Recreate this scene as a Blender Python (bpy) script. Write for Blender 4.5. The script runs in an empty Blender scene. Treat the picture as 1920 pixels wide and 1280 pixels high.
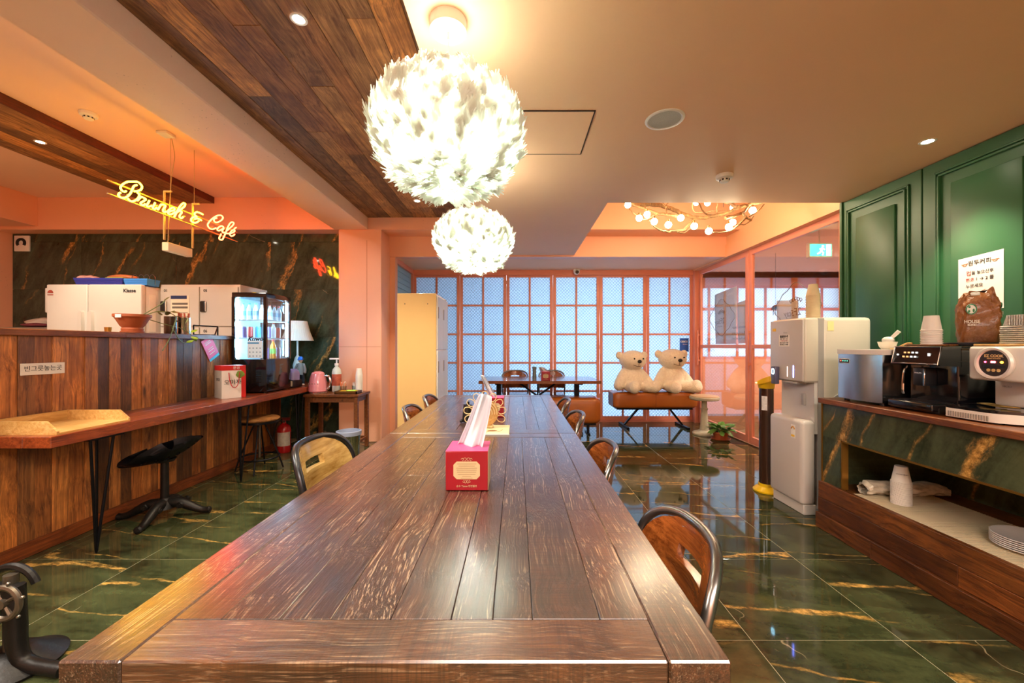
import bpy, bmesh, math, random
from mathutils import Vector, Matrix, Euler
random.seed(7)
R = math.radians
SC = bpy.context.scene
COL = SC.collection

# ------------------------------------------------------------------ camera, world, large lights, exposure
cam_d = bpy.data.cameras.new('camera')
cam = bpy.data.objects.new('camera', cam_d); COL.objects.link(cam)
cam_d.sensor_width = 36.0
cam_d.lens = 36.0 * 750 / 1920
cam_d.shift_x = -8 / 1920
cam_d.shift_y = 8 / 1920
cam_d.clip_start = 0.02
cam.location = (0, 0, 1.25)
cam.rotation_euler = (R(90), 0, 0)
SC.camera = cam

w = bpy.data.worlds.new('daylight'); SC.world = w; w.use_nodes = True
w.node_tree.nodes['Background'].inputs[0].default_value = (0.55, 0.72, 1.0, 1)
w.node_tree.nodes['Background'].inputs[1].default_value = 0.6

def area(name, loc, rot, sx, sy, power, col):
    d = bpy.data.lights.new(name, 'AREA'); d.shape = 'RECTANGLE'; d.size = sx; d.size_y = sy
    d.energy = power; d.color = col
    o = bpy.data.objects.new(name, d); COL.objects.link(o); o.location = loc; o.rotation_euler = rot
    return o
# daylight coming in through the windows of the rooms behind the two glass fronts
area('daylight_behind_partition', (1.5, 8.55, 1.05), (R(-90), 0, 0), 4.2, 1.7, 92, (0.60, 0.81, 1.0))
area('daylight_corridor', (4.6, 7.6, 1.5), (R(-90), 0, 0), 2.6, 2.0, 38, (0.80, 0.90, 1.0))
area('ceiling_light_corridor', (4.5, 5.0, 2.45), (0, 0, 0), 0.8, 0.8, 48, (1.0, 0.90, 0.80))
area('kitchen_fill_light', (-3.35, 0.9, 3.15), (0, 0, 0), 0.9, 1.2, 62, (1.0, 0.93, 0.84))  # added fill out of view, brightens the kitchen and its slab
# fill light added behind the camera to lift the dining side
area('front_room_fill_light', (0.6, -1.2, 2.46), (0, 0, 0), 2.2, 1.2, 75, (1.0, 0.90, 0.80))

SC.view_settings.view_transform = 'Standard'
SC.view_settings.look = 'None'
SC.view_settings.exposure = 1.55
SC.view_settings.gamma = 1.0
SC.view_settings.use_curve_mapping = False
SC.cycles.use_denoising = True
SC.cycles.max_bounces = 8
SC.cycles.adaptive_threshold = 0.04
SC.cycles.diffuse_bounces = 5
SC.cycles.glossy_bounces = 4
SC.cycles.transmission_bounces = 6
SC.cycles.transparent_max_bounces = 12
SC.cycles.sample_clamp_indirect = 10.0
SC.cycles.caustics_reflective = False
SC.cycles.caustics_refractive = False

# ------------------------------------------------------------------ mesh helpers
def V(*a): return Vector(a)

class B:
    """collects shapes into one bmesh"""
    def __init__(self): self.bm = bmesh.new()
    def _merge(self, t, mtx=None):
        if mtx is not None: bmesh.ops.transform(t, matrix=mtx, verts=t.verts)
        me = bpy.data.meshes.new('tmp'); t.to_mesh(me); t.free()
        self.bm.from_mesh(me); bpy.data.meshes.remove(me)
        return self
    def box(self, x0, x1, y0, y1, z0, z1, bev=0.0, seg=2, mtx=None):
        t = bmesh.new(); bmesh.ops.create_cube(t, size=1)
        sx, sy, sz = x1 - x0, y1 - y0, z1 - z0
        bmesh.ops.scale(t, vec=(sx, sy, sz), verts=t.verts)
        bmesh.ops.translate(t, vec=((x0 + x1) / 2, (y0 + y1) / 2, (z0 + z1) / 2), verts=t.verts)
        if bev > 0:
            bmesh.ops.bevel(t, geom=list(t.edges), offset=min(bev, 0.49 * min(abs(sx), abs(sy), abs(sz))), segments=seg, profile=0.5, affect='EDGES')
        return self._merge(t, mtx)
    def cyl(self, p0, p1, r0, r1=None, n=16, caps=True):
        p0, p1 = Vector(p0), Vector(p1); r1 = r0 if r1 is None else r1
        ax = (p1 - p0).normalized()
        u = ax.orthogonal().normalized(); v = ax.cross(u)
        bm = self.bm; a, b = [], []
        for i in range(n):
            t = 2 * math.pi * i / n; d = u * math.cos(t) + v * math.sin(t)
            a.append(bm.verts.new(p0 + d * r0)); b.append(bm.verts.new(p1 + d * r1))
        for i in range(n):
            j = (i + 1) % n; bm.faces.new((a[i], a[j], b[j], b[i]))
        if caps: bm.faces.new(a[::-1]); bm.faces.new(b)
        return self
    def tube(self, pts, r, n=8, closed=False, caps=True):
        pts = [Vector(p) for p in pts]; N = len(pts); bm = self.bm
        rs = r if isinstance(r, (list, tuple)) else [r] * N
        rings = []; up = None
        for i, p in enumerate(pts):
            if closed: t = pts[(i + 1) % N] - pts[i - 1]
            elif i == 0: t = pts[1] - pts[0]
            elif i == N - 1: t = pts[-1] - pts[-2]
            else: t = pts[i + 1] - pts[i - 1]
            if t.length < 1e-9: t = Vector((0, 0, 1))
            t.normalize()
            if up is None: up = t.orthogonal().normalized()
            up = (up - t * up.dot(t))
            up = up.normalized() if up.length > 1e-6 else t.orthogonal().normalized()
            s = t.cross(up)
            rings.append([bm.verts.new(p + (up * math.cos(2 * math.pi * k / n) + s * math.sin(2 * math.pi * k / n)) * rs[i]) for k in range(n)])
        for i in range(N if closed else N - 1):
            a, b = rings[i], rings[(i + 1) % N]
            for k in range(n):
                l = (k + 1) % n
                try: bm.faces.new((a[k], a[l], b[l], b[k]))
                except ValueError: pass
        if not closed and caps: bm.faces.new(rings[0][::-1]); bm.faces.new(rings[-1])
        return self
    def lathe(self, prof, c=(0, 0, 0), n=24, axis='Z', sx=1.0, sy=1.0):
        bm = self.bm; c = Vector(c); rings = []
        for r, z in prof:
            if r < 1e-6: rings.append([bm.verts.new(c + self._ax(0, 0, z, axis))])
            else: rings.append([bm.verts.new(c + self._ax(r * sx * math.cos(2 * math.pi * k / n), r * sy * math.sin(2 * math.pi * k / n), z, axis)) for k in range(n)])
        for a, b in zip(rings, rings[1:]):
            for k in range(n):
                l = (k + 1) % n
                if len(a) == 1 and len(b) == 1: continue
                if len(a) == 1: bm.faces.new((a[0], b[l], b[k]))
                elif len(b) == 1: bm.faces.new((a[k], a[l], b[0]))
                else: bm.faces.new((a[k], a[l], b[l], b[k]))
        return self
    @staticmethod
    def _ax(x, y, z, axis):
        return Vector((x, y, z)) if axis == 'Z' else (Vector((z, x, y)) if axis == 'X' else Vector((y, z, x)))
    def ball(self, c, r, n=16, m=10):
        r = (r, r, r) if not isinstance(r, (tuple, list)) else r
        t = bmesh.new(); bmesh.ops.create_uvsphere(t, u_segments=n, v_segments=m, radius=1)
        bmesh.ops.scale(t, vec=r, verts=t.verts); bmesh.ops.translate(t, vec=c, verts=t.verts)
        return self._merge(t)
    def prism(self, poly, a0, a1, axis='Z'):
        """poly: 2D points; extruded along axis. Z:(x,y) Y:(x,z) X:(y,z)"""
        bm = self.bm
        def P(p, a): return Vector((p[0], p[1], a)) if axis == 'Z' else (Vector((p[0], a, p[1])) if axis == 'Y' else Vector((a, p[0], p[1])))
        lo = [bm.verts.new(P(p, a0)) for p in poly]; hi = [bm.verts.new(P(p, a1)) for p in poly]
        n = len(poly)
        bm.faces.new(lo[::-1]); bm.faces.new(hi)
        for i in range(n):
            j = (i + 1) % n; bm.faces.new((lo[i], lo[j], hi[j], hi[i]))
        return self
    def quad(self, a, b, c, d):
        bm = self.bm; bm.faces.new([bm.verts.new(Vector(p)) for p in (a, b, c, d)]); return self
    def grid(self, f, nu, nv, close_u=False):
        bm = self.bm; g = [[bm.verts.new(Vector(f(i / (nu if close_u else nu - 1), j / (nv - 1)))) for i in range(nu)] for j in range(nv)]
        for j in range(nv - 1):
            for i in range(nu if close_u else nu - 1):
                k = (i + 1) % nu
                bm.faces.new((g[j][i], g[j][k], g[j + 1][k], g[j + 1][i]))
        return self
    def xf(self, m): bmesh.ops.transform(self.bm, matrix=m, verts=self.bm.verts); return self
    def mesh(self, name, smooth=True, fix=True):
        if fix: bmesh.ops.recalc_face_normals(self.bm, faces=self.bm.faces)
        me = bpy.data.meshes.new(name); self.bm.to_mesh(me); self.bm.free()
        if smooth:
            me.polygons.foreach_set('use_smooth', [True] * len(me.polygons))
            try: me.set_sharp_from_angle(angle=R(38))
            except Exception: pass
        return me

def wloc(o):
    p = Vector((0, 0, 0))
    while o is not None: p += o.location; o = o.parent
    return p
def link(name, data, mat=None, parent=None, loc=None):
    o = bpy.data.objects.new(name, data); COL.objects.link(o)
    if mat is not None: data.materials.append(mat)
    if parent is not None: o.parent = parent
    if loc is not None: o.location = loc
    return o
def tag(o, label, cat=None, group=None, kind=None):
    if label: o['label'] = label
    if cat: o['category'] = cat
    if group: o['group'] = group
    if kind: o['kind'] = kind
    return o
def thing(name, loc, label, cat, group=None, rz=0.0):
    o = bpy.data.objects.new(name, None); COL.objects.link(o); o.empty_display_size = 0.05
    o.location = loc; o.rotation_euler = (0, 0, rz)
    return tag(o, label, cat, group)
def part(name, b, mat, parent, local=False, smooth=True, label=None, color=None):
    """mesh child; b is in world coordinates unless local"""
    if not local and parent is not None: b.xf(Matrix.Translation(-wloc(parent)))
    o = link(name, b.mesh(name, smooth), mat, parent)
    if label: o['label'] = label
    if color: o.color = (*color, 1)
    return o
def solo(name, b, mat, label, cat, group=None, base=None, smooth=True):
    """thing that is one mesh"""
    base = Vector(base or (0, 0, 0)); b.xf(Matrix.Translation(-base))
    o = link(name, b.mesh(name, smooth), mat); o.location = base
    return tag(o, label, cat, group)
def struct(name, b, mat, label=None, smooth=False):
    o = link(name, b.mesh(name, smooth), mat); o['kind'] = 'structure'
    if label: o['label'] = label
    return o
def copy_tree(o, parent=None, loc=None, rz=None, label=None):
    c = o.copy(); COL.objects.link(c); c.parent = parent
    if loc is not None: c.location = loc
    if rz is not None: c.rotation_euler = (0, 0, rz)
    if label: c['label'] = label
    for ch in list(o.children): copy_tree(ch, c)
    return c
def spline(pts, k=6, closed=False):
    P = [Vector(p) for p in pts]; n = len(P); out = []
    for i in range(n if closed else n - 1):
        p0 = P[i - 1] if (closed or i > 0) else P[0] * 2 - P[1]
        p1 = P[i]; p2 = P[(i + 1) % n]
        p3 = P[(i + 2) % n] if (closed or i + 2 < n) else P[-1] * 2 - P[-2]
        for j in range(k):
            t = j / k
            out.append(0.5 * ((2 * p1) + (p2 - p0) * t + (2 * p0 - 5 * p1 + 4 * p2 - p3) * t * t + (3 * p1 - p0 - 3 * p2 + p3) * t ** 3))
    if not closed: out.append(P[-1])
    return out
ROT = {'-Y': (R(90), 0, 0), '-X': (R(90), 0, R(-90)), '+X': (R(90), 0, R(90)), '+Z': (0, 0, 0), '+Y': (R(90), 0, R(180))}
def text(s, size, mat, parent, loc, face='-Y', name='lettering', align='CENTER', sx=1.0, roll=0.0, ext=0.0004, shear=0.0, bold=0.0):
    c = bpy.data.curves.new('txt', 'FONT'); c.body = s; c.size = size; c.align_x = align; c.align_y = 'CENTER'
    c.extrude = ext; c.shear = shear; c.offset = bold; c.resolution_u = 3
    o = bpy.data.objects.new('txt', c); COL.objects.link(o)
    me = bpy.data.meshes.new_from_object(o.evaluated_get(bpy.context.evaluated_depsgraph_get()))
    bpy.data.objects.remove(o); bpy.data.curves.remove(c)
    me.transform(Matrix.Diagonal((sx, 1, 1, 1)))
    t = link(name, me, mat, parent); t.location = Vector(loc) - (wloc(parent) if parent else Vector())
    e = Euler(ROT[face]).to_matrix() @ Matrix.Rotation(roll, 3, 'Z')
    t.rotation_euler = e.to_euler()
    return t

# ------------------------------------------------------------------ materials
def lin(h):
    h = h.lstrip('#'); c = [int(h[i:i + 2], 16) / 255 for i in (0, 2, 4)]
    return tuple(x / 12.92 if x <= 0.04045 else ((x + 0.055) / 1.055) ** 2.4 for x in c) + (1.0,)
class NT:
    def __init__(self, name):
        self.m = bpy.data.materials.new(name); self.m.use_nodes = True
        self.t = self.m.node_tree; self.t.nodes.clear()
        self.out = self.t.nodes.new('ShaderNodeOutputMaterial')
    def n(self, typ, ins=None, **kw):
        nd = self.t.nodes.new('ShaderNode' + typ)
        for k, v in kw.items(): setattr(nd, k, v)
        for k, v in (ins or {}).items():
            s = nd.inputs[k]
            if isinstance(v, bpy.types.NodeSocket): self.t.links.new(v, s)
            else: s.default_value = v
        return nd
    def math(self, op, a, b=0.0, clamp=False):
        return self.n('Math', {0: a, 1: b}, operation=op, use_clamp=clamp).outputs[0]
    def mixc(self, f, a, b, blend='MIX'):
        return self.n('Mix', {0: f, 6: a, 7: b}, data_type='RGBA', blend_type=blend).outputs[2]
    def ramp(self, f, stops):
        nd = self.n('ValToRGB', {0: f}); cr = nd.color_ramp
        while len(cr.elements) < len(stops): cr.elements.new(0.5)
        for e, (p, c) in zip(cr.elements, stops): e.position = p; e.color = c if len(c) == 4 else (*c, 1)
        return nd.outputs[0]
    def noise(self, vec, scale, detail=4, rough=0.55, dist=0.0):
        return self.n('TexNoise', {'Vector': vec, 'Scale': scale, 'Detail': detail, 'Roughness': rough, 'Distortion': dist}).outputs['Fac']
    def bump(self, h, strength=0.3, dist=0.01):
        return self.n('Bump', {'Height': h, 'Strength': strength, 'Distance': dist}).outputs[0]
    def surf(self, s): self.t.links.new(s, self.out.inputs[0]); return self.m
MATS = {}
def pm(name, hexc, rough=0.5, metal=0.0, var=0.06, vs=14.0, bump=0.0, bs=60.0, objcol=False, emis=None, es=0.0, coat=0.0, spec=0.5, sss=0.0, sheen=0.0, trans=0.0):
    """plain procedural material: colour with slight noise, optional grain bump"""
    if name in MATS: return MATS[name]
    g = NT(name); tc = g.n('TexCoord').outputs['Object']
    c = lin(hexc)
    f = g.noise(tc, vs)
    lo = tuple(x * (1 - var) for x in c[:3]) + (1,); hi = tuple(min(1, x * (1 + var)) for x in c[:3]) + (1,)
    col = g.mixc(f, lo, hi)
    if objcol: col = g.mixc(1.0, col, g.n('ObjectInfo').outputs['Color'], 'MULTIPLY')
    ins = {'Base Color': col, 'Roughness': rough, 'Metallic': metal, 'Specular IOR Level': spec, 'Coat Weight': coat, 'Coat Roughness': 0.08}
    if sheen: ins['Sheen Weight'] = sheen
    if sss: ins['Subsurface Weight'] = sss; ins['Subsurface Scale'] = 0.02
    if trans: ins['Transmission Weight'] = trans
    if bump: ins['Normal'] = g.bump(g.noise(tc, bs, 6), bump)
    if emis: ins['Emission Color'] = lin(emis); ins['Emission Strength'] = es
    MATS[name] = g.surf(g.n('BsdfPrincipled', ins).outputs[0]); return MATS[name]
def emit(name, hexc, s):
    if name in MATS: return MATS[name]
    g = NT(name); MATS[name] = g.surf(g.n('Emission', {0: lin(hexc), 1: s}).outputs[0]); return MATS[name]
def thin_glass(name, tint='#FFFFFF', base=0.04, rough=0.02, gain=1.0):
    if name in MATS: return MATS[name]
    g = NT(name)
    fc = g.n('LayerWeight', {'Blend': 0.5}).outputs['Facing']
    f = g.math('MULTIPLY', g.math('ADD', 0.045, g.math('MULTIPLY', g.math('POWER', fc, 4.0), 0.9)), gain, True)
    tr = g.n('BsdfTransparent', {0: lin(tint)}).outputs[0]
    gl = g.n('BsdfGlossy', {'Color': (1, 1, 1, 1), 'Roughness': rough}).outputs[0]
    MATS[name] = g.surf(g.n('MixShader', {0: f, 1: tr, 2: gl}).outputs[0]); return MATS[name]
def wood(name, dark, light, axis='Y', sc=1.0, rough=0.45, bump=0.25, coat=0.0, worn=None, knots=True, grain=(62, 2.2), coat_r=0.12):
    """plank wood: grain along an object axis, tone by object colour, seeded per object"""
    if name in MATS: return MATS[name]
    g = NT(name); tc = g.n('TexCoord').outputs['Object']
    oi = g.n('ObjectInfo'); rnd = oi.outputs['Random']
    off = g.n('CombineXYZ', {0: g.math('MULTIPLY', rnd, 37.0), 1: g.math('MULTIPLY', rnd, 91.0), 2: g.math('MULTIPLY', rnd, 53.0)}).outputs[0]
    p = g.n('VectorMath', {0: tc, 1: off}, operation='ADD').outputs[0]
    a, b = grain[0] * sc, grain[1] * sc
    s = {'X': (b, a, a), 'Y': (a, b, a), 'Z': (a, a, b)}[axis]
    ps = g.n('VectorMath', {0: p, 1: s}, operation='MULTIPLY').outputs[0]
    warp = g.noise(p, 2.2 * sc, 2)
    pw = g.n('VectorMath', {0: ps, 1: g.n('CombineXYZ', {0: g.math('MULTIPLY', warp, 6.0), 1: g.math('MULTIPLY', warp, 6.0), 2: g.math('MULTIPLY', warp, 6.0)}).outputs[0]}, operation='ADD').outputs[0]
    f1 = g.noise(pw, 1.0, 7, 0.62, 0.4)
    f2 = g.noise(pw, 4.5, 4, 0.6)
    f = g.math('ADD', g.math('MULTIPLY', f1, 0.75), g.math('MULTIPLY', f2, 0.3))
    col = g.ramp(f, [(0.36, lin(dark)), (0.52, tuple((x + y) / 2 for x, y in zip(lin(dark), lin(light)))), (0.68, lin(light))])
    blot = g.noise(p, 5.0 * sc, 3)
    col = g.mixc(g.ramp(blot, [(0.35, (0.55, 0.55, 0.55)), (0.6, (0, 0, 0))]), col, lin(dark))
    if knots:
        s2 = {'X': (1.6, 6, 6), 'Y': (6, 1.6, 6), 'Z': (6, 6, 1.6)}[axis]
        pk = g.n('VectorMath', {0: p, 1: s2}, operation='MULTIPLY').outputs[0]
        vo = g.n('TexVoronoi', {'Vector': pk, 'Scale': 0.9 * sc, 'Randomness': 1.0}).outputs['Distance']
        col = g.mixc(g.ramp(vo, [(0.03, (0.9, 0.9, 0.9)), (0.10, (0, 0, 0))]), col, tuple(x * 0.25 for x in lin(dark)[:3]) + (1,))
    col = g.mixc(1.0, col, oi.outputs['Color'], 'MULTIPLY')
    rg = rough
    if worn:   # pale filler left in the pores of old varnished boards
        s3 = {'X': (6, 260, 260), 'Y': (260, 6, 260), 'Z': (260, 260, 6)}[axis]
        pf = g.n('VectorMath', {0: p, 1: s3}, operation='MULTIPLY').outputs[0]
        pf = g.n('VectorMath', {0: pf, 1: g.n('CombineXYZ', {0: g.math('MULTIPLY', warp, 26.0), 1: g.math('MULTIPLY', warp, 26.0), 2: 0.0}).outputs[0]}, operation='ADD').outputs[0]
        ff = g.noise(pf, 1.0, 3, 0.6)
        msk = g.ramp(g.noise(p, 3.4, 3), [(0.36, (0, 0, 0)), (0.62, (1, 1, 1))])
        fm = g.math('MULTIPLY', g.ramp(ff, [(0.55, (0, 0, 0)), (0.66, (0.8, 0.8, 0.8))]), msk)
        col = g.mixc(fm, col, lin(worn))
        s4 = {'X': (230, 7, 7), 'Y': (7, 230, 7), 'Z': (7, 7, 230)}[axis]   # saw marks across the grain
        sw = g.noise(g.n('VectorMath', {0: p, 1: s4}, operation='MULTIPLY').outputs[0], 1.0, 2)
        col = g.mixc(g.math('MULTIPLY', g.ramp(sw, [(0.46, (0, 0, 0)), (0.6, (0.5, 0.5, 0.5))]), g.ramp(g.noise(p, 2.1, 2), [(0.45, (0, 0, 0)), (0.58, (1, 1, 1))])), col, lin(dark))
        rg = g.math('ADD', rough, g.math('MULTIPLY', f1, 0.16))
    bh = g.math('ADD', f2, g.math('MULTIPLY', f1, 1.4))
    ins = {'Base Color': col, 'Roughness': rg, 'Normal': g.bump(bh, bump, 0.004), 'Coat Weight': coat, 'Coat Roughness': coat_r, 'Coat IOR': 1.7 if worn else 1.5}
    MATS[name] = g.surf(g.n('BsdfPrincipled', ins).outputs[0]); return MATS[name]
def marble(name, across, along, rough=0.06, freq=1.15, gold='#B08240', base=('#101A12', '#2E4431'), dens=1.0, spec=0.5):
    """dark green stone with broken gold veins crossing the direction `across`"""
    if name in MATS: return MATS[name]
    g = NT(name); pos = g.n('NewGeometry').outputs['Position']
    rnd = g.n('ObjectInfo').outputs['Random']
    k = g.math('MULTIPLY', rnd, 43.0)
    p = g.n('VectorMath', {0: pos, 1: g.n('CombineXYZ', {0: k, 1: k, 2: k}).outputs[0]}, operation='ADD').outputs[0]
    def dot(v): return g.n('VectorMath', {0: p, 1: v}, operation='DOT_PRODUCT').outputs['Value']
    u = dot(across); v = dot(along)
    st = g.n('CombineXYZ', {0: g.math('MULTIPLY', u, 5.0), 1: g.math('MULTIPLY', v, 1.5), 2: 0.3}).outputs[0]
    mott = g.noise(st, 1.6, 8, 0.62, 0.6)
    fine = g.noise(p, 38, 5, 0.7)
    col = g.ramp(g.math('ADD', g.math('MULTIPLY', mott, 0.8), g.math('MULTIPLY', fine, 0.25)), [(0.33, lin(base[0])), (0.53, tuple((x + y) / 2 for x, y in zip(lin(base[0]), lin(base[1])))), (0.74, lin(base[1]))])
    def veins(fr, dist, wdt, seed, mlo, mhi):
        q = g.n('VectorMath', {0: p, 1: (seed, seed * 0.7, seed * 1.3)}, operation='ADD').outputs[0]
        sq = g.n('CombineXYZ', {0: g.math('MULTIPLY', g.math('ADD', u, seed), 1.3), 1: g.math('MULTIPLY', v, 0.8), 2: seed}).outputs[0]
        n1 = g.noise(sq, 1.0, 4, 0.55)
        n2 = g.noise(st, 3.0, 6, 0.7)
        x = g.math('ADD', g.math('MULTIPLY', u, fr), g.math('ADD', g.math('MULTIPLY', n1, dist), g.math('MULTIPLY', n2, 0.2)))
        t = g.math('ABSOLUTE', g.math('SUBTRACT', g.math('FRACT', x), 0.5))
        w_ = g.math('MULTIPLY', g.noise(q, 2.4, 3), wdt)
        line = g.math('SUBTRACT', 1.0, g.math('DIVIDE', t, w_), True)
        m = g.ramp(g.noise(q, 1.7, 2), [(mlo, (0, 0, 0)), (mhi, (1, 1, 1))])
        br = g.ramp(g.noise(st, 9.0, 5, 0.7), [(0.36, (0.05, 0.05, 0.05)), (0.56, (1, 1, 1))])
        return g.math('MULTIPLY', g.math('MULTIPLY', line, m), br)
    v1 = veins(freq, 0.9, 0.085 * dens, 3.1, 0.38, 0.52)
    v2 = veins(freq * 2.1, 1.3, 0.075 * dens, 11.7, 0.42, 0.56)
    va = g.math('MINIMUM', g.math('MULTIPLY', g.math('ADD', v1, g.math('MULTIPLY', v2, 0.55)), 1.5), 1.0)
    vc = g.ramp(fine, [(0.35, tuple(x * 0.35 for x in lin(gold)[:3])), (0.52, lin(gold)), (0.68, lin('#E4B060'))])
    col = g.mixc(va, col, vc)
    # thin pale hairlines, crossing
    x = g.math('ADD', g.math('ADD', g.math('MULTIPLY', u, 0.5), g.math('MULTIPLY', v, 0.9)), g.math('MULTIPLY', g.noise(p, 1.4, 4), 1.2))
    t = g.math('ABSOLUTE', g.math('SUBTRACT', g.math('FRACT', x), 0.5))
    hl = g.math('MULTIPLY', g.math('SUBTRACT', 1.0, g.math('DIVIDE', t, 0.006), True), g.ramp(g.noise(p, 2.0, 2), [(0.56, (0, 0, 0)), (0.62, (0.6, 0.6, 0.6))]))
    col = g.mixc(hl, col, lin('#C9B48C'))
    ins = {'Base Color': col, 'Roughness': rough, 'Specular IOR Level': spec}
    MATS[name] = g.surf(g.n('BsdfPrincipled', ins).outputs[0]); return MATS[name]
def plaster(name, hexc, rough=0.5, pits=0.0, bump=0.12, var=0.05):
    if name in MATS: return MATS[name]
    g = NT(name); pos = g.n('NewGeometry').outputs['Position']
    c = lin(hexc); f = g.noise(pos, 1.3, 3)
    col = g.mixc(f, tuple(x * (1 - var) for x in c[:3]) + (1,), tuple(min(1, x * (1 + var)) for x in c[:3]) + (1,))
    h = g.noise(pos, 9, 5, 0.5)
    if pits:
        vo = g.n('TexVoronoi', {'Vector': pos, 'Scale': 34.0}).outputs['Distance']
        pm_ = g.math('MULTIPLY', g.ramp(vo, [(0.08, (1, 1, 1)), (0.16, (0, 0, 0))]), g.ramp(g.noise(pos, 2.3, 4), [(0.56 , (0, 0, 0)), (0.66, (1, 1, 1))]))
        col = g.mixc(g.math('MULTIPLY', pm_, pits), col, tuple(x * 0.28 for x in c[:3]) + (1,))
        h = g.math('SUBTRACT', h, g.math('MULTIPLY', pm_, 1.5))
    ins = {'Base Color': col, 'Roughness': rough, 'Normal': g.bump(h, bump, 0.01)}
    MATS[name] = g.surf(g.n('BsdfPrincipled', ins).outputs[0]); return MATS[name]
def pane_glass(name, tint='#DCE9F5', scale=30.0, clear=0.0, depth=0.75):
    """pressed basket-weave glass: passes diffused light, relief catches the light"""
    if name in MATS: return MATS[name]
    g = NT(name); tc = g.n('NewGeometry').outputs['Position']
    sep = g.n('SeparateXYZ', {0: tc})
    x = g.math('MULTIPLY', g.math('ADD', sep.outputs[0], sep.outputs[1]), scale); z = g.math('MULTIPLY', sep.outputs[2], scale)
    a = g.math('ADD', x, z); b = g.math('SUBTRACT', x, z)
    def tri(v): return g.math('ABSOLUTE', g.math('SUBTRACT', g.math('FRACT', v), 0.5))
    chk = g.math('GREATER_THAN', g.math('MULTIPLY', g.math('SINE', g.math('MULTIPLY', x, math.pi)), g.math('SINE', g.math('MULTIPLY', z, math.pi))), 0.0)
    h = g.n('Mix', {0: chk, 2: tri(a), 3: tri(b)}, data_type='FLOAT').outputs[0]
    nrm = g.bump(h, depth, 0.02)
    col = g.ramp(h, [(0.08, tuple(c * 0.45 for c in lin(tint)[:3])), (0.30, lin(tint))])  # relief lines darkened in the colour, standing in for refraction
    tl = g.n('BsdfTranslucent', {'Color': col, 'Normal': nrm}).outputs[0]
    gl = g.n('BsdfGlossy', {'Color': (1, 1, 1, 1), 'Roughness': 0.12, 'Normal': nrm}).outputs[0]
    fc = g.n('LayerWeight', {'Blend': 0.5, 'Normal': nrm}).outputs['Facing']
    s = g.n('MixShader', {0: g.math('ADD', 0.04, g.math('MULTIPLY', g.math('POWER', fc, 4.0), 0.6)), 1: tl, 2: gl}).outputs[0]
    if clear:
        s = g.n('MixShader', {0: clear, 1: s, 2: g.n('BsdfTransparent', {0: col}).outputs[0]}).outputs[0]
    MATS[name] = g.surf(s); return MATS[name]

# ================================================================== SETTING
SALMON = plaster('salmon_wall_paint', '#EDAF8C', 0.42, pits=0.55, bump=0.15)
CEIL = plaster('peach_ceiling_paint', '#F5C497', 0.6, bump=0.05)
SLAB = plaster('pale_peach_slab_paint', '#EBC6AA', 0.6, bump=0.1)
BEAMC = plaster('rough_peach_concrete', '#EBC8AA', 0.6, pits=0.9, bump=0.35)
FRAME = pm('salmon_metal_frame', '#E6957A', 0.38, var=0.03)
GROUT = pm('pale_grout', '#B8AC8A', 0.8)
FLOORM = marble('green_marble_floor', (0.16, 1.0, 0.0), (1.0, -0.16, 0.0), 0.05, base=('#15180D', '#4C5233'), gold='#BC924A', freq=1.8, dens=0.8)
WALLM = marble('green_marble_wall', (1.0, 0.0, -0.42), (0.42, 0.0, 1.0), 0.05, freq=1.0, base=('#1E2317', '#4C5A44'))
COUNTM = marble('green_marble_counter', (0.0, 1.0, 0.45), (0.0, -0.45, 1.0), 0.12, freq=1.5, base=('#20251A', '#565E40'), dens=1.2)
GREENP = pm('green_panel_paint', '#30633C', 0.42, var=0.05, vs=3)
WHITEP = plaster('off_white_paint', '#D8DCE2', 0.6)
GOLD = pm('brass_trim', '#B5853A', 0.3, 0.9)

# floor: slab + stone tiles with recessed joints
fl = struct('floor', B().box(-6.9, 6.2, -2.1, 9.0, -0.12, -0.0014), GROUT, 'polished dark green stone tile floor with gold veins')
xj = [-2.9, -2.82] + [1.0 + 0.637 * k for k in range(-5, 4)] + [3.55, 4.18, 4.82, 5.45, 6.1]
yj = [-2.1, -1.525, -0.88, -0.235, 0.41] + [1.055 + 0.645 * k for k in range(0, 9)] + [6.86, 7.5]
tile_mesh = {}
for i in range(len(xj) - 1):
    for j in range(len(yj) - 1):
        w_, d_ = round(xj[i + 1] - xj[i], 3), round(yj[j + 1] - yj[j], 3)
        if xj[i] > 2.8 and yj[j] < 3.4: continue
        if (w_, d_) not in tile_mesh:
            me = B().box(-w_ / 2 + .0013, w_ / 2 - .0013, -d_ / 2 + .0013, d_ / 2 - .0013, -0.012, 0.0, 0.0012, 1).mesh('tile', False)
            me.materials.append(FLOORM); tile_mesh[(w_, d_)] = me
        t = bpy.data.objects.new('tile', tile_mesh[(w_, d_)]); COL.objects.link(t); t.parent = fl
        t.location = ((xj[i] + xj[i + 1]) / 2, (yj[j] + yj[j + 1]) / 2, 0)

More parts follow.
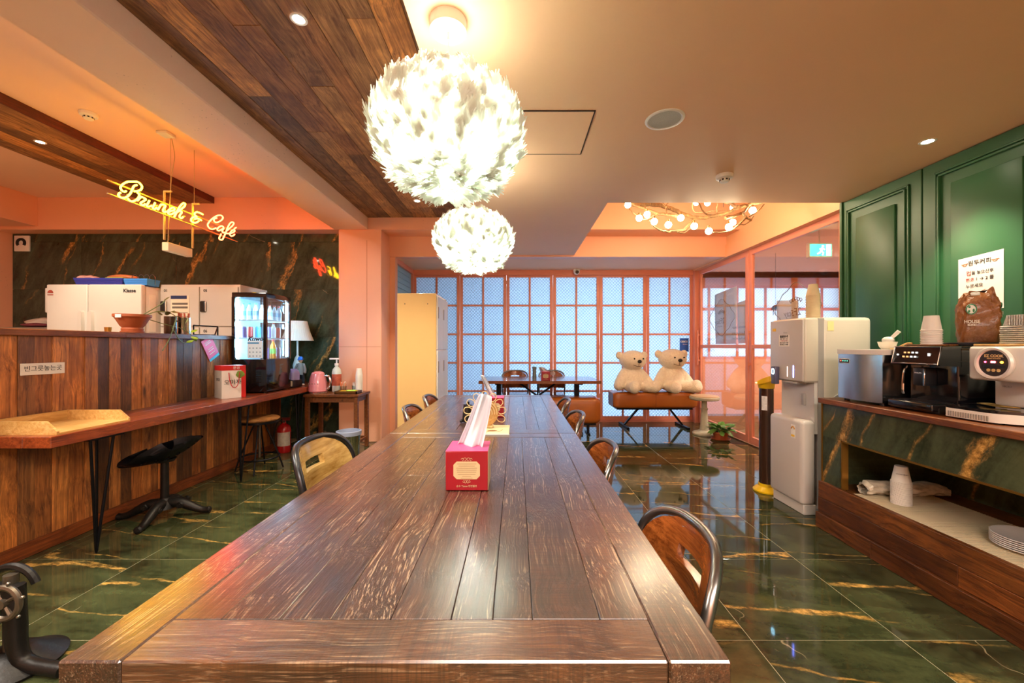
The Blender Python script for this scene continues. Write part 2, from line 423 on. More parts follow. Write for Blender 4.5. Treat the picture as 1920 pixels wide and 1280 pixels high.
# peach plaster ceiling with the open coffer over the seating corner
ce = B()
ce.box(-0.41, 2.99, -2.1, 3.5, 2.5, 2.62).box(-0.41, 0.80, 3.5, 5.56, 2.5, 2.62).box(-1.76, 3.0, 5.56, 6.75, 2.49, 2.62)
ce.box(0.74, 0.80, 3.5, 5.2, 2.62, 3.2).box(0.74, 2.99, 3.44, 3.5, 2.62, 3.2)
ceil = struct('ceiling', ce, CEIL, 'smooth peach plaster ceiling with a square coffer')
part('access_panel', B().box(0.02, 0.415, 2.13, 2.60, 2.496, 2.5008), CEIL, ceil, smooth=False)
part('panel_joint', B().box(0.013, 0.02, 2.123, 2.607, 2.4955, 2.501).box(0.415, 0.422, 2.123, 2.607, 2.4955, 2.501).box(0.013, 0.422, 2.123, 2.13, 2.4955, 2.501).box(0.013, 0.422, 2.60, 2.607, 2.4955, 2.501), pm('shadow_gap', '#3A2A1C', 0.9), ceil, smooth=False)
struct('ceiling_slab', B().box(-7.0, 3.2, -2.1, 5.7, 3.18, 3.3), SLAB, 'pale concrete ceiling slab over kitchen and coffer')
struct('beam_long', B().box(-2.37, -1.93, -2.1, 5.2, 2.76, 3.18, 0.008, 1), BEAMC, 'rough peach concrete beam running the length of the room')
struct('beam_cross', B().box(-6.9, 2.93, 5.2, 5.55, 2.76, 3.18, 0.006, 1).box(-1.76, 2.98, 5.53, 5.68, 2.48, 2.77), SALMON, 'salmon concrete cross beam over marble wall')
struct('beam_left', B().box(-6.9, -6.22, -2.1, 5.2, 2.80, 3.18), SALMON, 'salmon beam along left kitchen wall')

# walls
struct('wall_left', B().box(-6.95, -6.8, -2.1, 5.55, 0, 3.18), SALMON, 'salmon plaster wall left of the kitchen')
struct('wall_front', B().box(-6.95, 3.0, -2.25, -2.1, 0, 3.18), SALMON, 'salmon wall behind the viewpoint')
wm = struct('wall_back', B().box(-6.8, -2.0, 5.412, 5.55, 0, 2.76), pm('dark_joint', '#1A1712', 0.8), 'dark green marble kitchen wall with gold veins')
zs = [0, 0.09, 0.73, 1.37, 2.01, 2.65, 2.76]; xs = [-6.8, -5.87, -4.59, -3.31, -2.25]
for a, b_ in zip(xs, xs[1:]):
    for c, d in zip(zs, zs[1:]):
        part('tile', B().box(a + .001, b_ - .001, 5.4, 5.413, c + .001, d - .001, 0.0006, 1), WALLM, wm, smooth=False)
struct('pillar', B().box(-2.31, -1.754, 5.2, 5.58, 0, 2.76, 0.006, 1).box(-1.76, -1.68, 5.55, 5.66, 0, 2.5), SALMON, 'salmon painted concrete pillar beside marble wall')
part('form_joint', B().box(-1.944, -1.940, 5.1985, 5.2005, 0.2, 2.62).box(-2.30, -1.76, 5.1985, 5.2005, 1.235, 1.239), pm('joint_line', '#B0653F', 0.7), bpy.data.objects['pillar'], smooth=False)

# reclaimed wood ceiling between beam and plaster: every board its own piece
CW = wood('reclaimed_ceiling_wood', '#684222', '#DCA664', 'Y', 1.0, 0.6, 0.35)
TONES = [(1.15, 1.0, .85), (.62, .56, .55), (.85, .8, .78), (1.3, 1.12, .85), (.45, .42, .44), (1.0, .95, .9), (1.45, 1.15, .8), (.75, .62, .55)]
cwb = struct('ceiling_wood', B().box(-1.93, -0.33, -2.1, 5.2, 2.936, 2.98), pm('dark_backing', '#20140C', 0.9), 'reclaimed wood board ceiling strip')
xw = [-1.93, -1.79, -1.63, -1.475, -1.33, -1.168, -1.03, -0.868, -0.72, -0.56, -0.41, -0.33]
cm = {}
for i in range(len(xw) - 1):
    y = -2.1 - random.random() * 1.4
    while y < 5.2:
        L = random.uniform(1.3, 2.6); y0, y1 = max(y, -2.1), min(y + L, 5.2); y += L
        if y1 - y0 < 0.05: continue
        dz = random.uniform(0, 0.004)
        wd = xw[i + 1] - xw[i]
        o = part('plank', B().box(xw[i] + .0015, xw[i + 1] - .0015, y0 + .0015, y1 - .0015, 2.914 + dz, 2.938, 0.0015, 1), CW, cwb, smooth=False)
        me = o.data; c = Vector(((xw[i] + xw[i + 1]) / 2, (y0 + y1) / 2, 2.926)); me.transform(Matrix.Translation(-c)); o.location = c
        o.color = (*random.choice(TONES), 1)
# wood clad strip on the kitchen ceiling
ks = struct('trim_1', B().box(-4.77, -3.94, -2.1, 5.2, 3.11, 3.18), pm('dark_backing', '#20140C', 0.9), 'wood clad lighting strip on kitchen ceiling')
for i in range(5):
    y = -2.1 - random.random()
    while y < 5.2:
        L = random.uniform(1.3, 2.4); y0, y1 = max(y, -2.1), min(y + L, 5.2); y += L
        if y1 - y0 < 0.05: continue
        a = -4.78 + 0.168 * i
        o = part('plank', B().box(a + .001, a + .167, y0 + .001, y1 - .001, 3.098, 3.111, 0.001, 1), CW, ks, smooth=False); o.color = (*random.choice(TONES), 1)
part('edge_board', B().box(-3.94, -3.925, -2.1, 5.2, 3.098, 3.18), wood('red_edge_wood', '#3A150B', '#6E2C16', 'Y', 1, 0.5), ks, smooth=False)

# ---- green panelled wall on the right: framed doors with mouldings
wr = struct('wall_right', B().box(2.87, 3.02, -2.1, 3.5, 0, 2.5), GREENP, 'dark green panelled cupboard wall with mouldings')
for (y0, y1) in ((2.815, 3.495), (2.09, 2.805), (1.365, 2.08), (0.64, 1.355)):
    d = B().box(2.85, 2.872, y0, y1, 0.02, 2.495, 0.003, 1)
    p_ = part('panel_door', d, GREENP, wr, smooth=False)
    m = B()
    iy0, iy1 = y0 + 0.045, y1 - 0.085
    if y0 > 2.8: iy0, iy1 = y0 + 0.08, y1 - 0.045
    for (k, x) in ((0.0, 2.838), (0.022, 2.832)):
        ww = 0.014
        a0, a1, z0, z1 = iy0 + k, iy1 - k, 0.95 + k, 2.42 - k
        m.box(x, 2.851, a0, a0 + ww, z0, z1, .003, 1).box(x, 2.851, a1 - ww, a1, z0, z1, .003, 1).box(x, 2.851, a0, a1, z0, z0 + ww, .003, 1).box(x, 2.851, a0, a1, z1 - ww, z1, .003, 1)
    part('moulding', m, GREENP, p_)
    part('raised_field', B().box(2.836, 2.851, iy0 + 0.105, iy1 - 0.105, 1.055, 2.315, 0.006, 2), GREENP, p_)
part('end_trim', B().box(2.835, 3.02, 3.485, 3.51, 0, 2.5, .002, 1), GREENP, wr, smooth=False)

# ---- header and wall over the glass doors
struct('trim_2', B().box(2.89, 3.08, 3.51, 6.6, 2.47, 2.64).box(2.905, 3.05, 3.51, 5.6, 2.64, 3.18), plaster('pale_coffer_paint', '#EDB98C', 0.5), 'peach wall and header above the glass doors')

# ---- back glass partition: six salmon metal sashes of ten patterned panes
PANE = pane_glass('basket_weave_glass', '#D8E4F2', 38.0)
w1 = struct('window_1', B().box(-1.72, 2.97, 6.56, 6.66, 2.41, 2.50).box(-1.72, 2.97, 6.57, 6.66, -0.005, 0.03).box(2.90, 2.985, 6.50, 6.66, 0, 2.49).box(-1.72, -1.69, 6.57, 6.66, 0, 2.45), FRAME, 'salmon framed back partition of patterned glass panes')
zr = [0.075, 0.502, 0.968, 1.438, 1.913, 2.385]
for k in range(6):
    x0 = -1.695 + 0.768 * k; x1 = x0 + 0.762
    f = B()
    f.box(x0, x0 + .046, 6.59, 6.63, 0.03, 2.41, .003, 1).box(x1 - .046, x1, 6.59, 6.63, 0.03, 2.41, .003, 1)
    f.box(x0 + .01, x1 - .01, 6.5915, 6.6285, 0.031, 0.09, .003, 1).box(x0 + .01, x1 - .01, 6.5915, 6.6285, 2.376, 2.409, .003, 1)
    xm = (x0 + x1) / 2
    f.box(xm - .014, xm + .014, 6.593, 6.627, 0.05, 2.39, .002, 1)
    for z in zr[1:-1]: f.box(x0 + .02, x1 - .02, 6.5945, 6.6255, z - .014, z + .014, .002, 1)
    s = part('sash', f, FRAME, w1, smooth=False)
    for (a, b_) in ((x0 + .044, xm - .012), (xm + .012, x1 - .044)):
        for z0, z1 in zip(zr, zr[1:]):
            part('pane', B().box(a, b_, 6.607, 6.611, z0 + .008, z1 - .008), PANE, s, smooth=False)
    if k % 2: part('hinge', B().cyl((x1 + .003, 6.583, 0.40), (x1 + .003, 6.583, 0.46), .008, n=8).cyl((x1 + .003, 6.583, 1.20), (x1 + .003, 6.583, 1.26), .008, n=8).cyl((x1 + .003, 6.583, 2.26), (x1 + .003, 6.583, 2.32), .008, n=8), FRAME, s)
# room behind the partition
struct('wall_far', B().box(-2.5, 4.2, 8.7, 8.8, 0, 2.6).box(-2.6, -2.5, 6.7, 8.8, 0, 2.6).box(-2.6, 6.2, 6.76, 8.8, 2.5, 2.6), WHITEP, 'white wall of the room behind the glass partition')

# ---- blue blind window in the short left wall beyond the pillar
w2 = struct('window_2', B().box(-1.76, -1.68, 6.52, 6.58, 0, 2.49).box(-1.76, -1.685, 5.66, 6.58, 2.42, 2.49).box(-1.76, -1.685, 5.66, 6.58, 0, 0.1), FRAME, 'narrow side window with pale blue slats')
BLUE = pm('pale_blue_slat', '#8FBFD6', 0.5)
for k in range(29):
    z = 0.10 + 0.08 * k
    part('slat', B().box(-1.735, -1.715, 5.66, 6.52, z + .002, z + .078, .004, 1), BLUE, w2, smooth=False)
struct('wall_side', B().box(-1.85, -1.77, 5.58, 6.75, 0, 2.6), SALMON, 'wall return behind the pillar')

# ---- right glass sliding doors and what lies beyond
CLEAR = thin_glass('door_glass', '#F3F0EC', gain=1.0)
def glass_door(name, y0, y1, label):
    X = 2.985
    f = B().box(X - .02, X + .02, y0, y0 + .06, 0.01, 2.47, .003, 1).box(X - .02, X + .02, y1 - .06, y1, 0.01, 2.47, .003, 1)
    f.box(X - .0185, X + .0185, y0 + .01, y1 - .01, 0.011, 0.10, .003, 1).box(X - .0185, X + .0185, y0 + .01, y1 - .01, 2.40, 2.469, .003, 1).box(X - .0185, X + .0185, y0 + .01, y1 - .01, 1.215, 1.265, .003, 1)
    d = struct(name, f, FRAME, label)
    part('pane', B().box(X - .003, X + .003, y0 + .055, y1 - .055, 1.26, 2.405), CLEAR, d, smooth=False)
    part('pane', B().box(X - .003, X + .003, y0 + .055, y1 - .055, 0.095, 1.22), CLEAR, d, smooth=False)
    h = B()
    yh = y1 - .03
    h.box(X - .058, X - .042, yh - .012, yh + .012, 0.94, 1.50, .003, 1).box(X - .05, X - .018, yh - .01, yh + .01, 1.0, 1.03).box(X - .05, X - .018, yh - .01, yh + .01, 1.41, 1.44)
    part('handle', h, FRAME, d)
    return d
d1 = glass_door('door_1', 5.12, 6.50, 'salmon framed glass sliding door beside bench with bears')
d2 = glass_door('door_2', 3.62, 5.10, 'salmon framed glass sliding door behind water purifier')
GOLDL = pm('gold_print', '#8A6A34', 0.5)
def emblem(d, y, z, s):
    pts = []
    for k in range(48):
        a = 2 * math.pi * k / 48
        r = 1.0 + 0.10 * math.cos(4 * a) + 0.05 * math.cos(8 * a)
        pts.append((2.9895, y + s * 1.35 * r * math.cos(a), z + s * r * math.sin(a)))
    e = part('emblem', B().tube(pts, .004, 5, closed=True), GOLDL, d)
    t = B()
    for q in range(-2, 3):
        c = (2.9895, y + q * s * .16, z + s * (.42 - .05 * abs(q)))
        t.tube([(c[0], c[1] + s * .09 * math.cos(i * .9), c[2] + s * .07 * math.sin(i * .9)) for i in range(6)], .004, 4)
        t.tube([(c[0], c[1], c[2] - s * .1), (c[0], c[1] + s * .06, c[2])], .004, 4)
    part('flourish', t, GOLDL, e)
    text('2F', s * 0.5, GOLDL, e, (2.9895, y - s * .12, z - .05), '+X')
    text('Stay', s * 0.42, GOLDL, e, (2.9895, y + s * .42, z - .06), '+X', shear=0.3)
    t2 = B().box(2.9885, 2.9905, y - s * .1, y + s * .5, z - .13, z - .126)
    part('underline', t2, GOLDL, e)
emblem(d1, 5.83, 1.66, 0.235); emblem(d2, 4.28, 1.66, 0.235)
for k, s in enumerate(('Business center', 'Self cooking area', 'Individual lockers')):
    text(s, 0.055, GOLDL, d1, (2.9895, 5.36, 1.50 - .075 * k), '+X')
# corridor beyond the doors
struct('wall_corridor', B().box(6.1, 6.2, 3.4, 7.9, 0, 2.6).box(3.0, 6.2, 3.3, 3.4, 0, 2.6).box(3.0, 6.2, 7.35, 7.42, 0, 1.0).box(3.0, 6.2, 7.35, 7.42, 2.36, 2.5).box(2.995, 3.03, 6.62, 7.42, 0, 2.6), SALMON, 'salmon corridor walls beyond the glass doors')
struct('ceiling_corridor', B().box(3.06, 6.2, 3.3, 7.9, 2.5, 2.58), SLAB, 'pale corridor ceiling beyond the glass doors')
w3 = struct('window_3', B().box(3.0, 6.1, 7.36, 7.40, 1.0, 1.05).box(3.0, 6.1, 7.36, 7.40, 2.31, 2.36).box(3.0, 6.1, 7.36, 7.40, 1.90, 1.95), FRAME, 'corridor window wall of patterned glass seen through the doors')
for k in range(6):
    x = 3.03 + 0.52 * k
    part('mullion', B().box(x - .02, x + .02, 7.3635, 7.3965, 1.01, 2.35), FRAME, w3, smooth=False)
    for z0, z1 in ((1.05, 1.90), (1.95, 2.31)):
        part('pane', B().box(x + .02, x + .50, 7.376, 7.380, z0, z1), PANE, w3, smooth=False)
struct('wall_daylight_side', B().box(3.0, 6.2, 7.95, 8.0, 0, 2.6), WHITEP, 'white wall behind the corridor window')

# ================================================================== MAIN TABLES
TW = wood('varnished_table_wood', '#1E110A', '#5C3A23', 'Y', 1.0, 0.26, 0.5, coat=1.0, coat_r=0.2, worn='#B59A7A')
TWX = wood('varnished_table_wood_cross', '#28160C', '#6A4426', 'X', 1.0, 0.26, 0.5, coat=1.0, coat_r=0.2, worn='#A98A68')
TT = [(1, 1, 1), (1.25, 1.12, 1.0), (.75, .7, .7), (1.1, .92, .85), (.9, .9, .95), (1.35, 1.2, 1.05), (.68, .62, .6), (1.15, 1.0, .9)]
BLACKM = pm('black_iron', '#15151A', 0.42, 0.7, var=0.15)
def plank_part(parent, x0, x1, y0, y1, z0, z1, mat, tone, bev=.003, name='board'):
    o = part(name, B().box(x0 + .0005, x1 - .0005, y0 + .0005, y1 - .0005, z0, z1, bev, 1), mat, parent, smooth=False)
    c = Vector(((x0 + x1) / 2, (y0 + y1) / 2, (z0 + z1) / 2)) - wloc(parent)
    o.data.transform(Matrix.Translation(-c)); o.location = c; o.color = (*tone, 1)
    return o
def big_table(y0, y1, label, seed):
    rs = random.Random(seed)
    X0, X1, Z = -0.728, 0.342, 0.75
    t = thing('dining_table', ((X0 + X1) / 2, (y0 + y1) / 2, 0), label, 'table', 'long tables end to end')
    z0 = Z - 0.042
    plank_part(t, X0, X0 + .10, y0, y1, z0, Z, TW, (1.1, 1.0, .9)); plank_part(t, X1 - .10, X1, y0, y1, z0, Z, TW, (1.15, 1.05, .95))
    plank_part(t, X0 + .10, X1 - .10, y0, y0 + .10, z0, Z, TWX, (1.05, 1.0, .9)); plank_part(t, X0 + .10, X1 - .10, y1 - .10, y1, z0, Z, TWX, (1, .95, .9))
    ws = [rs.uniform(.07, .13) for _ in range(9)]; k = (X1 - X0 - .2) / sum(ws); x = X0 + .10
    for i, wd in enumerate(ws):
        wd *= k; dz = rs.uniform(-.0014, -.0004)
        if rs.random() < .45:
            ym = rs.uniform(y0 + .5, y1 - .5)
            plank_part(t, x, x + wd, y0 + .10, ym, z0, Z + dz, TW, rs.choice(TT), .0012); plank_part(t, x, x + wd, ym, y1 - .10, z0, Z + dz - .0008, TW, rs.choice(TT), .0012)
        else: plank_part(t, x, x + wd, y0 + .10, y1 - .10, z0, Z + dz, TW, rs.choice(TT), .0012)
        x += wd
    a = B(); i = .06
    a.box(X0 + i, X1 - i, y0 + i, y0 + i + .025, z0 - .07, z0 - .001).box(X0 + i, X1 - i, y1 - i - .025, y1 - i, z0 - .07, z0 - .001)
    a.box(X0 + i, X0 + i + .025, y0 + i, y1 - i, z0 - .07, z0 - .001).box(X1 - i - .025, X1 - i, y0 + i, y1 - i, z0 - .07, z0 - .001)
    part('apron', a, TWX, t, smooth=False)
    for sx in (X0 + .10, X1 - .10):
        for sy in (y0 + .12, y1 - .12): part('leg', B().box(sx - .035, sx + .035, sy - .035, sy + .035, 0, z0 - .071, .004, 1), BLACKM, t, smooth=False)
    return t
big_table(0.633, 2.286, 'large worn dark wood dining table in the foreground', 3)
big_table(2.290, 4.07, 'second worn dark wood table joined behind the foreground table', 9)

# ================================================================== CHAIRS: bent tube frame, wooden seat and slotted back
CHW = wood('chair_wood', '#5E2A0E', '#B8682C', 'X', 1.2, 0.22, 0.1, coat=0.5, knots=False)
STEEL = pm('brushed_steel_tube', '#8C8A86', 0.28, 0.95, var=0.12)
DARKTUBE = pm('dark_steel_tube', '#3E3F42', 0.33, 0.85, var=0.1)
def make_chair(label, tube=STEEL, woodm=CHW):
    t = thing('dining_chair', (0, 0, 0), label, 'chair', 'chairs around the long tables')
    # local: faces +Y, back at -Y
    def back(u, v):   # u -1..1 across, v 0..1 up; bowed plan, rear tilt
        x = u * (0.205 + 0.012 * v); y = -0.185 - 0.055 * v + 0.075 * (u * u)
        return Vector((x, y, 0.50 + 0.29 * v))
    n = 22; loop = []
    for k in range(25):   # rounded arch
        a = math.pi * k / 24
        u = math.cos(a); s = math.sin(a)
        u = math.copysign(abs(u) ** 0.55, u); v = 0.35 + 0.65 * s ** 0.55
        loop.append(back(u, v))
    l = [Vector((0.175, 0.02, 0.435)), Vector((0.195, -0.06, 0.445)), back(1, 0.0)] + loop + [back(-1, 0.0), Vector((-0.195, -0.06, 0.445)), Vector((-0.175, 0.02, 0.435))]
    part('back_frame', B().tube(spline(l, 2), 0.0125, 10), tube, t, local=True)
    bm_ = B(); NU, NV = 23, 13; th = 0.011
    def inside(u, v):
        lim = (max(0.0, 1 - max(0.0, (v - 0.35) / 0.65) ** 3.2)) ** 0.42
        return abs(u) <= 0.97 * max(lim, 0.001)
    g0 = {}; faces = []
    for j in range(NV):
        for i in range(NU):
            u = -1 + 2 * i / (NU - 1); v = 0.12 + 0.85 * j / (NV - 1)
            lim = 0.95 * (max(0.02, 1 - max(0.0, (v - 0.35) / 0.65) ** 3.2)) ** 0.42
            p = back(u * lim, v); g0[i, j] = p
    for j in range(NV - 1):
        for i in range(NU - 1):
            if 7 <= i <= 14 and 7 <= j <= 8: continue
            faces.append((i, j))
    vm = {}
    def gv(i, j, s):
        if (i, j, s) not in vm:
            vm[i, j, s] = bm_.bm.verts.new(g0[i, j] + Vector((0, th * s, 0)))
        return vm[i, j, s]
    fs = set(faces)
    for (i, j) in faces:
        bm_.bm.faces.new([gv(*q, 1) for q in ((i, j), (i + 1, j), (i + 1, j + 1), (i, j + 1))])
        bm_.bm.faces.new([gv(*q, -1) for q in ((i, j + 1), (i + 1, j + 1), (i + 1, j), (i, j))])
        for (di, dj, a, b_) in ((-1, 0, (i, j), (i, j + 1)), (1, 0, (i + 1, j + 1), (i + 1, j)), (0, -1, (i + 1, j), (i, j)), (0, 1, (i, j + 1), (i + 1, j + 1))):
            if (i + di, j + dj) not in fs:
                bm_.bm.faces.new([gv(*a, -1), gv(*b_, -1), gv(*b_, 1), gv(*a, 1)])
    part('backrest', bm_, woodm, t, local=True)
    s = B().prism([(0.19 * math.copysign(abs(math.cos(a)) ** .45, math.cos(a)), 0.19 * math.copysign(abs(math.sin(a)) ** .45, math.sin(a))) for a in [2 * math.pi * k / 36 for k in range(36)]], 0.447, 0.468)
    part('seat', s, woodm, t, local=True)
    for sx in (-1, 1):
        part('leg', B().tube([(sx * .17, .16, .435), (sx * .185, .185, .2), (sx * .20, .20, .0)], .0115, 8), tube, t, local=True)
        part('leg', B().tube([(sx * .17, -.14, .435), (sx * .185, -.18, .2), (sx * .20, -.22, .0)], .0115, 8), tube, t, local=True)
    part('seat_frame', B().tube([(.17, .16, .436), (-.17, .16, .436), (-.17, -.14, .436), (.17, -.14, .436)], .010, 8, closed=True).tube([(.186, .185, .18), (-.186, .185, .18)], .007, 6).tube([(.186, -.185, .18), (-.186, -.185, .18)], .007, 6), tube, t, local=True)
    return t
c0 = make_chair('slotted-back wooden chair with steel tube, right of table nearest the viewer')
c0.location = (0.23, 1.01, 0); c0.rotation_euler = (0, 0, R(90))
for (x, y, rz, lab) in ((0.215, 1.86, 90, 'slotted-back wooden chair with steel tube, second along the right table side'),
                        (0.215, 2.72, 92, 'slotted-back wooden chair, third along the right table side'),
                        (0.215, 3.42, 88, 'slotted-back wooden chair, farthest along the right table side'),
                        (-0.60, 3.02, -90, 'wooden chair with bent tube, middle one left of the long table'),
                        (-0.60, 3.66, -90, 'wooden chair with bent tube, farthest left of the long table')):
    copy_tree(c0, None, (x, y, 0), R(rz), lab)
LCW = wood('pale_streaked_chair_wood', '#8A6428', '#EDCB80', 'X', 0.35, 0.2, 0.1, coat=0.5, knots=False)
c1 = make_chair('chair with pale streaked wood back and dark tube, nearest on left table side', DARKTUBE, LCW)
c1.location = (-0.655, 1.75, 0); c1.scale = (1.1, 1.1, 1.06); c1.rotation_euler = (0, 0, R(-90))

# ================================================================== FAR TABLE AND ITS CHAIRS
FT = wood('oiled_far_table_wood', '#5A2C14', '#9C5C2E', 'X', 1.0, 0.2, 0.15, coat=0.6)
t = thing('dining_table', (0.33, 5.95, 0), 'smaller table with black trestle legs in front of the glass partition', 'table')
for k in range(5): plank_part(t, -0.52, 1.17, 5.50 + .165 * k, 5.50 + .165 * (k + 1), 0.725, 0.766, FT, (1, .95 + .03 * k, .95), .002)
for sx in (-0.26, 0.90):
    part('leg', B().box(sx - .035, sx + .035, 5.93, 6.0, 0.03, 0.725, .004, 1).box(sx - .04, sx + .04, 5.62, 6.25, 0, 0.035, .004, 1).box(sx - .04, sx + .04, 5.62, 6.25, 0.70, 0.7245, .004, 1), BLACKM, t)
part('brace', B().cyl((0.02, 5.965, 0.715), (0.32, 5.965, 0.50), .014).cyl((0.62, 5.965, 0.715), (0.32, 5.965, 0.50), .014).cyl((0.32, 5.965, 0.50), (0.32, 5.965, 0.722), .011).cyl((-0.23, 5.965, 0.30), (0.87, 5.965, 0.30), .012), BLACKM, t)
copy_tree(c0, None, (-0.02, 6.30, 0.045), R(180), 'wooden chair behind the far table, left of the pair')
copy_tree(c0, None, (0.57, 6.30, 0.045), R(180), 'wooden chair behind the far table, right of the pair')
for o in [o for o in COL.objects if o.get('category') == 'chair' and o.location.y > 6]: o['group'] = 'chairs behind the far table'; o.location.z = 0; o.scale = (1, 1, 1.07)

# ================================================================== LEATHER BENCHES AND BEARS
LEATHER = pm('tan_leather', '#A2591C', 0.32, var=0.12, vs=5, bump=0.15, bs=120, coat=0.2)
LEATHD = pm('dark_leather_end', '#6E3A22', 0.4, var=0.1, bump=0.15, bs=120)
def bench(x0, x1, y0, y1, z0, z1, label, tall):
    t = thing('leather_bench', ((x0 + x1) / 2, (y0 + y1) / 2, 0), label, 'bench', 'tan leather benches')
    prof = []
    hy, hz = (y1 - y0) / 2, (z1 - z0) / 2
    for k in range(28):
        a = 2 * math.pi * k / 28
        prof.append((hy * math.copysign(abs(math.cos(a)) ** .38, math.cos(a)), hz * math.copysign(abs(math.sin(a)) ** .38, math.sin(a))))
    cy, cz = (y0 + y1) / 2, (z0 + z1) / 2
    b = B(); rings = []
    n = 26
    for i in range(n + 1):
        u = i / n; x = x0 + (x1 - x0) * u
        e = min(u, 1 - u) * (x1 - x0); s = 1 - 0.16 * max(0, 1 - e / 0.07) ** 2
        sag = -0.006 * abs(math.sin(u * math.pi * 2)) - (.004 if abs(u - .5) < .02 else 0)
        rings.append([b.bm.verts.new((x, cy + p[0] * s, cz + p[1] * s + (sag if p[1] > 0 else 0))) for p in prof])
    for a, c in zip(rings, rings[1:]):
        for k in range(28): b.bm.faces.new((a[k], a[(k + 1) % 28], c[(k + 1) % 28], c[k]))
    b.bm.faces.new(rings[0][::-1]); b.bm.faces.new(rings[-1])
    part('cushion', b, LEATHER, t)
    part('end_cap', B().prism([(cy + p[0] * .80, cz + p[1] * .80) for p in prof], x0 - .006, x0 + .004, 'X'), LEATHD, t)
    part('seam', B().tube([((x0 + x1) / 2, cy + p[0] * 1.003, cz + p[1] * 1.003 - (.006 if p[1] > 0 else 0)) for p in prof], .003, 5, closed=True), LEATHD, t)
    part('base_plate', B().box(x0 + .06, x1 - .06, y0 + .05, y1 - .05, z0 - .018, z0 + .02), BLACKM, t)
    return t
t = bench(1.46, 2.72, 5.98, 6.36, 0.305, 0.555, 'long tan leather bench with splayed black legs carrying two bears', False)
for (xt, xf) in ((1.88, 1.66), (2.36, 2.56)):
    part('leg', B().box(-.012, .012, -.02, .02, 0, math.dist((xt, .29), (xf, .035)), mtx=Matrix.Translation((xf, 6.17, .03)) @ Matrix.Rotation(math.atan2(xt - xf, .255), 4, 'Y')), BLACKM, t)
    part('foot', B().box(xf - .022, xf + .022, 5.93, 6.41, 0.0, 0.035, .004, 1), BLACKM, t)
t = bench(0.20, 1.165, 5.50, 5.88, 0.165, 0.535, 'deep tan leather bench tucked under the far table', True)
for x in (0.36, 1.02):
    part('foot', B().box(x - .02, x + .02, 5.60, 5.84, 0, 0.02, .003, 1).box(x - .015, x + .015, 5.66, 5.72, 0.02, 0.16), BLACKM, t)

PLUSH = pm('cream_plush', '#F6E6CC', 0.95, var=0.2, vs=40, bump=1.0, bs=75, sheen=0.2)
NOSE = pm('black_felt', '#1B1410', 0.5)
def bear(loc, rz, label, flip=1, sc=1.0):
    t = thing('teddy_bear', loc, label, 'teddy bear', 'cream teddy bears on the bench', rz)
    b = B()
    S = lambda c, r: b.ball((c[0] * flip, c[1], c[2]), r, 20, 14)
    S((0, 0, .175), (.165, .135, .165)); S((0, -.01, .11), (.175, .14, .11)); S((0, .0, .28), (.125, .105, .09))
    S((0, -.03, .44), (.192, .16, .135)); S((0, -.10, .40), (.115, .075, .07)); S((0, -.05, .38), (.15, .11, .075))
    S((-.188, .0, .505), (.052, .035, .056)); S((.188, .0, .505), (.052, .035, .056))
    for (x0, y0, z0, x1, y1, z1, r) in ((-.12, -.01, .27, -.215, -.04, .09, .062), (.12, -.01, .27, .235, -.06, .10, .06)):
        for k in range(7):
            u = k / 6; S((x0 + (x1 - x0) * u, y0 + (y1 - y0) * u, z0 + (z1 - z0) * u), r * (.95 + .25 * math.sin(u * 2.2)))
    for (x0, y0, x1, y1) in ((-.08, -.08, -.085, -.235), (.10, -.08, .235, -.205)):
        for k in range(7):
            u = k / 6; S((x0 + (x1 - x0) * u, y0 + (y1 - y0) * u, .075), .07 + .008 * u)
        S((x1, y1 - .01, .088), (.072, .058, .086))
    o = part('body', b, PLUSH, t, local=True)
    m = o.modifiers.new('one_surface', 'REMESH'); m.mode = 'VOXEL'; m.voxel_size = 0.011; m.use_smooth_shade = True
    s = o.modifiers.new('soft', 'SMOOTH'); s.factor = .5; s.iterations = 2
    part('nose', B().ball((.012 * flip, -.198, .425), (.031, .018, .024), 14, 8), NOSE, t, local=True)
    for sx in (-1, 1): part('eye', B().ball((sx * .066 + .01 * flip, -.181, .462), .0115, 10, 6), pm('glossy_black_eye', '#080808', 0.1), t, local=True)
    part('mouth', B().tube(spline([(-.06, -.160, .378), (-.025, -.170, .364), (.012 * flip, -.172, .358), (.045, -.166, .364)], 4), .0035, 5).tube([(.012 * flip, -.184, .405), (.012 * flip, -.172, .358)], .003, 5), pm('brown_thread', '#6A4B32', 0.8), t, local=True)
    t.scale = (sc, sc, sc)
    return t
bear((1.775, 6.15, 0.548), R(12), 'cream plush bear on the left of the leather bench', 1, 1.1)
bear((2.385, 6.16, 0.548), R(10), 'cream plush bear on the right of the leather bench', 1, 1.14)

# white stone pedestal stool, potted plant by the door
STONE = pm('weathered_white_stone', '#B9B49C', 0.8, var=0.2, vs=20, bump=0.4, bs=80)
t = thing('pedestal_stool', (2.66, 5.66, 0), 'weathered white pedestal stool with round padded top beside the bench', 'stool')
part('base', B().lathe([(0, 0), (.155, 0), (.16, .018), (.15, .03), (.10, .045), (.07, .06), (0, .06)], (2.66, 5.66, 0)), STONE, t)
part('column', B().lathe([(.062, .055), (.055, .12), (.046, .25), (.04, .34), (.052, .36), (.038, .375), (.036, .47), (.05, .49)], (2.66, 5.66, 0)), STONE, t)
sp = part('top', B().lathe([(0, .485), (.185, .487), (.198, .50), (.198, .528), (.19, .535), (0, .535)], (2.66, 5.66, 0), 36), STONE, t)
part('cushion', B().lathe([(.188, .533), (.186, .545), (.12, .556), (0, .558)], (2.66, 5.66, 0), 36), pm('cream_leather_pad', '#C9A67A', 0.5, bump=.1), sp)
LEAF = pm('green_leaf', '#5F8A3A', 0.4, var=0.3, vs=22)
TERRA = pm('terracotta', '#A8552B', 0.65, var=0.12, bump=0.1)
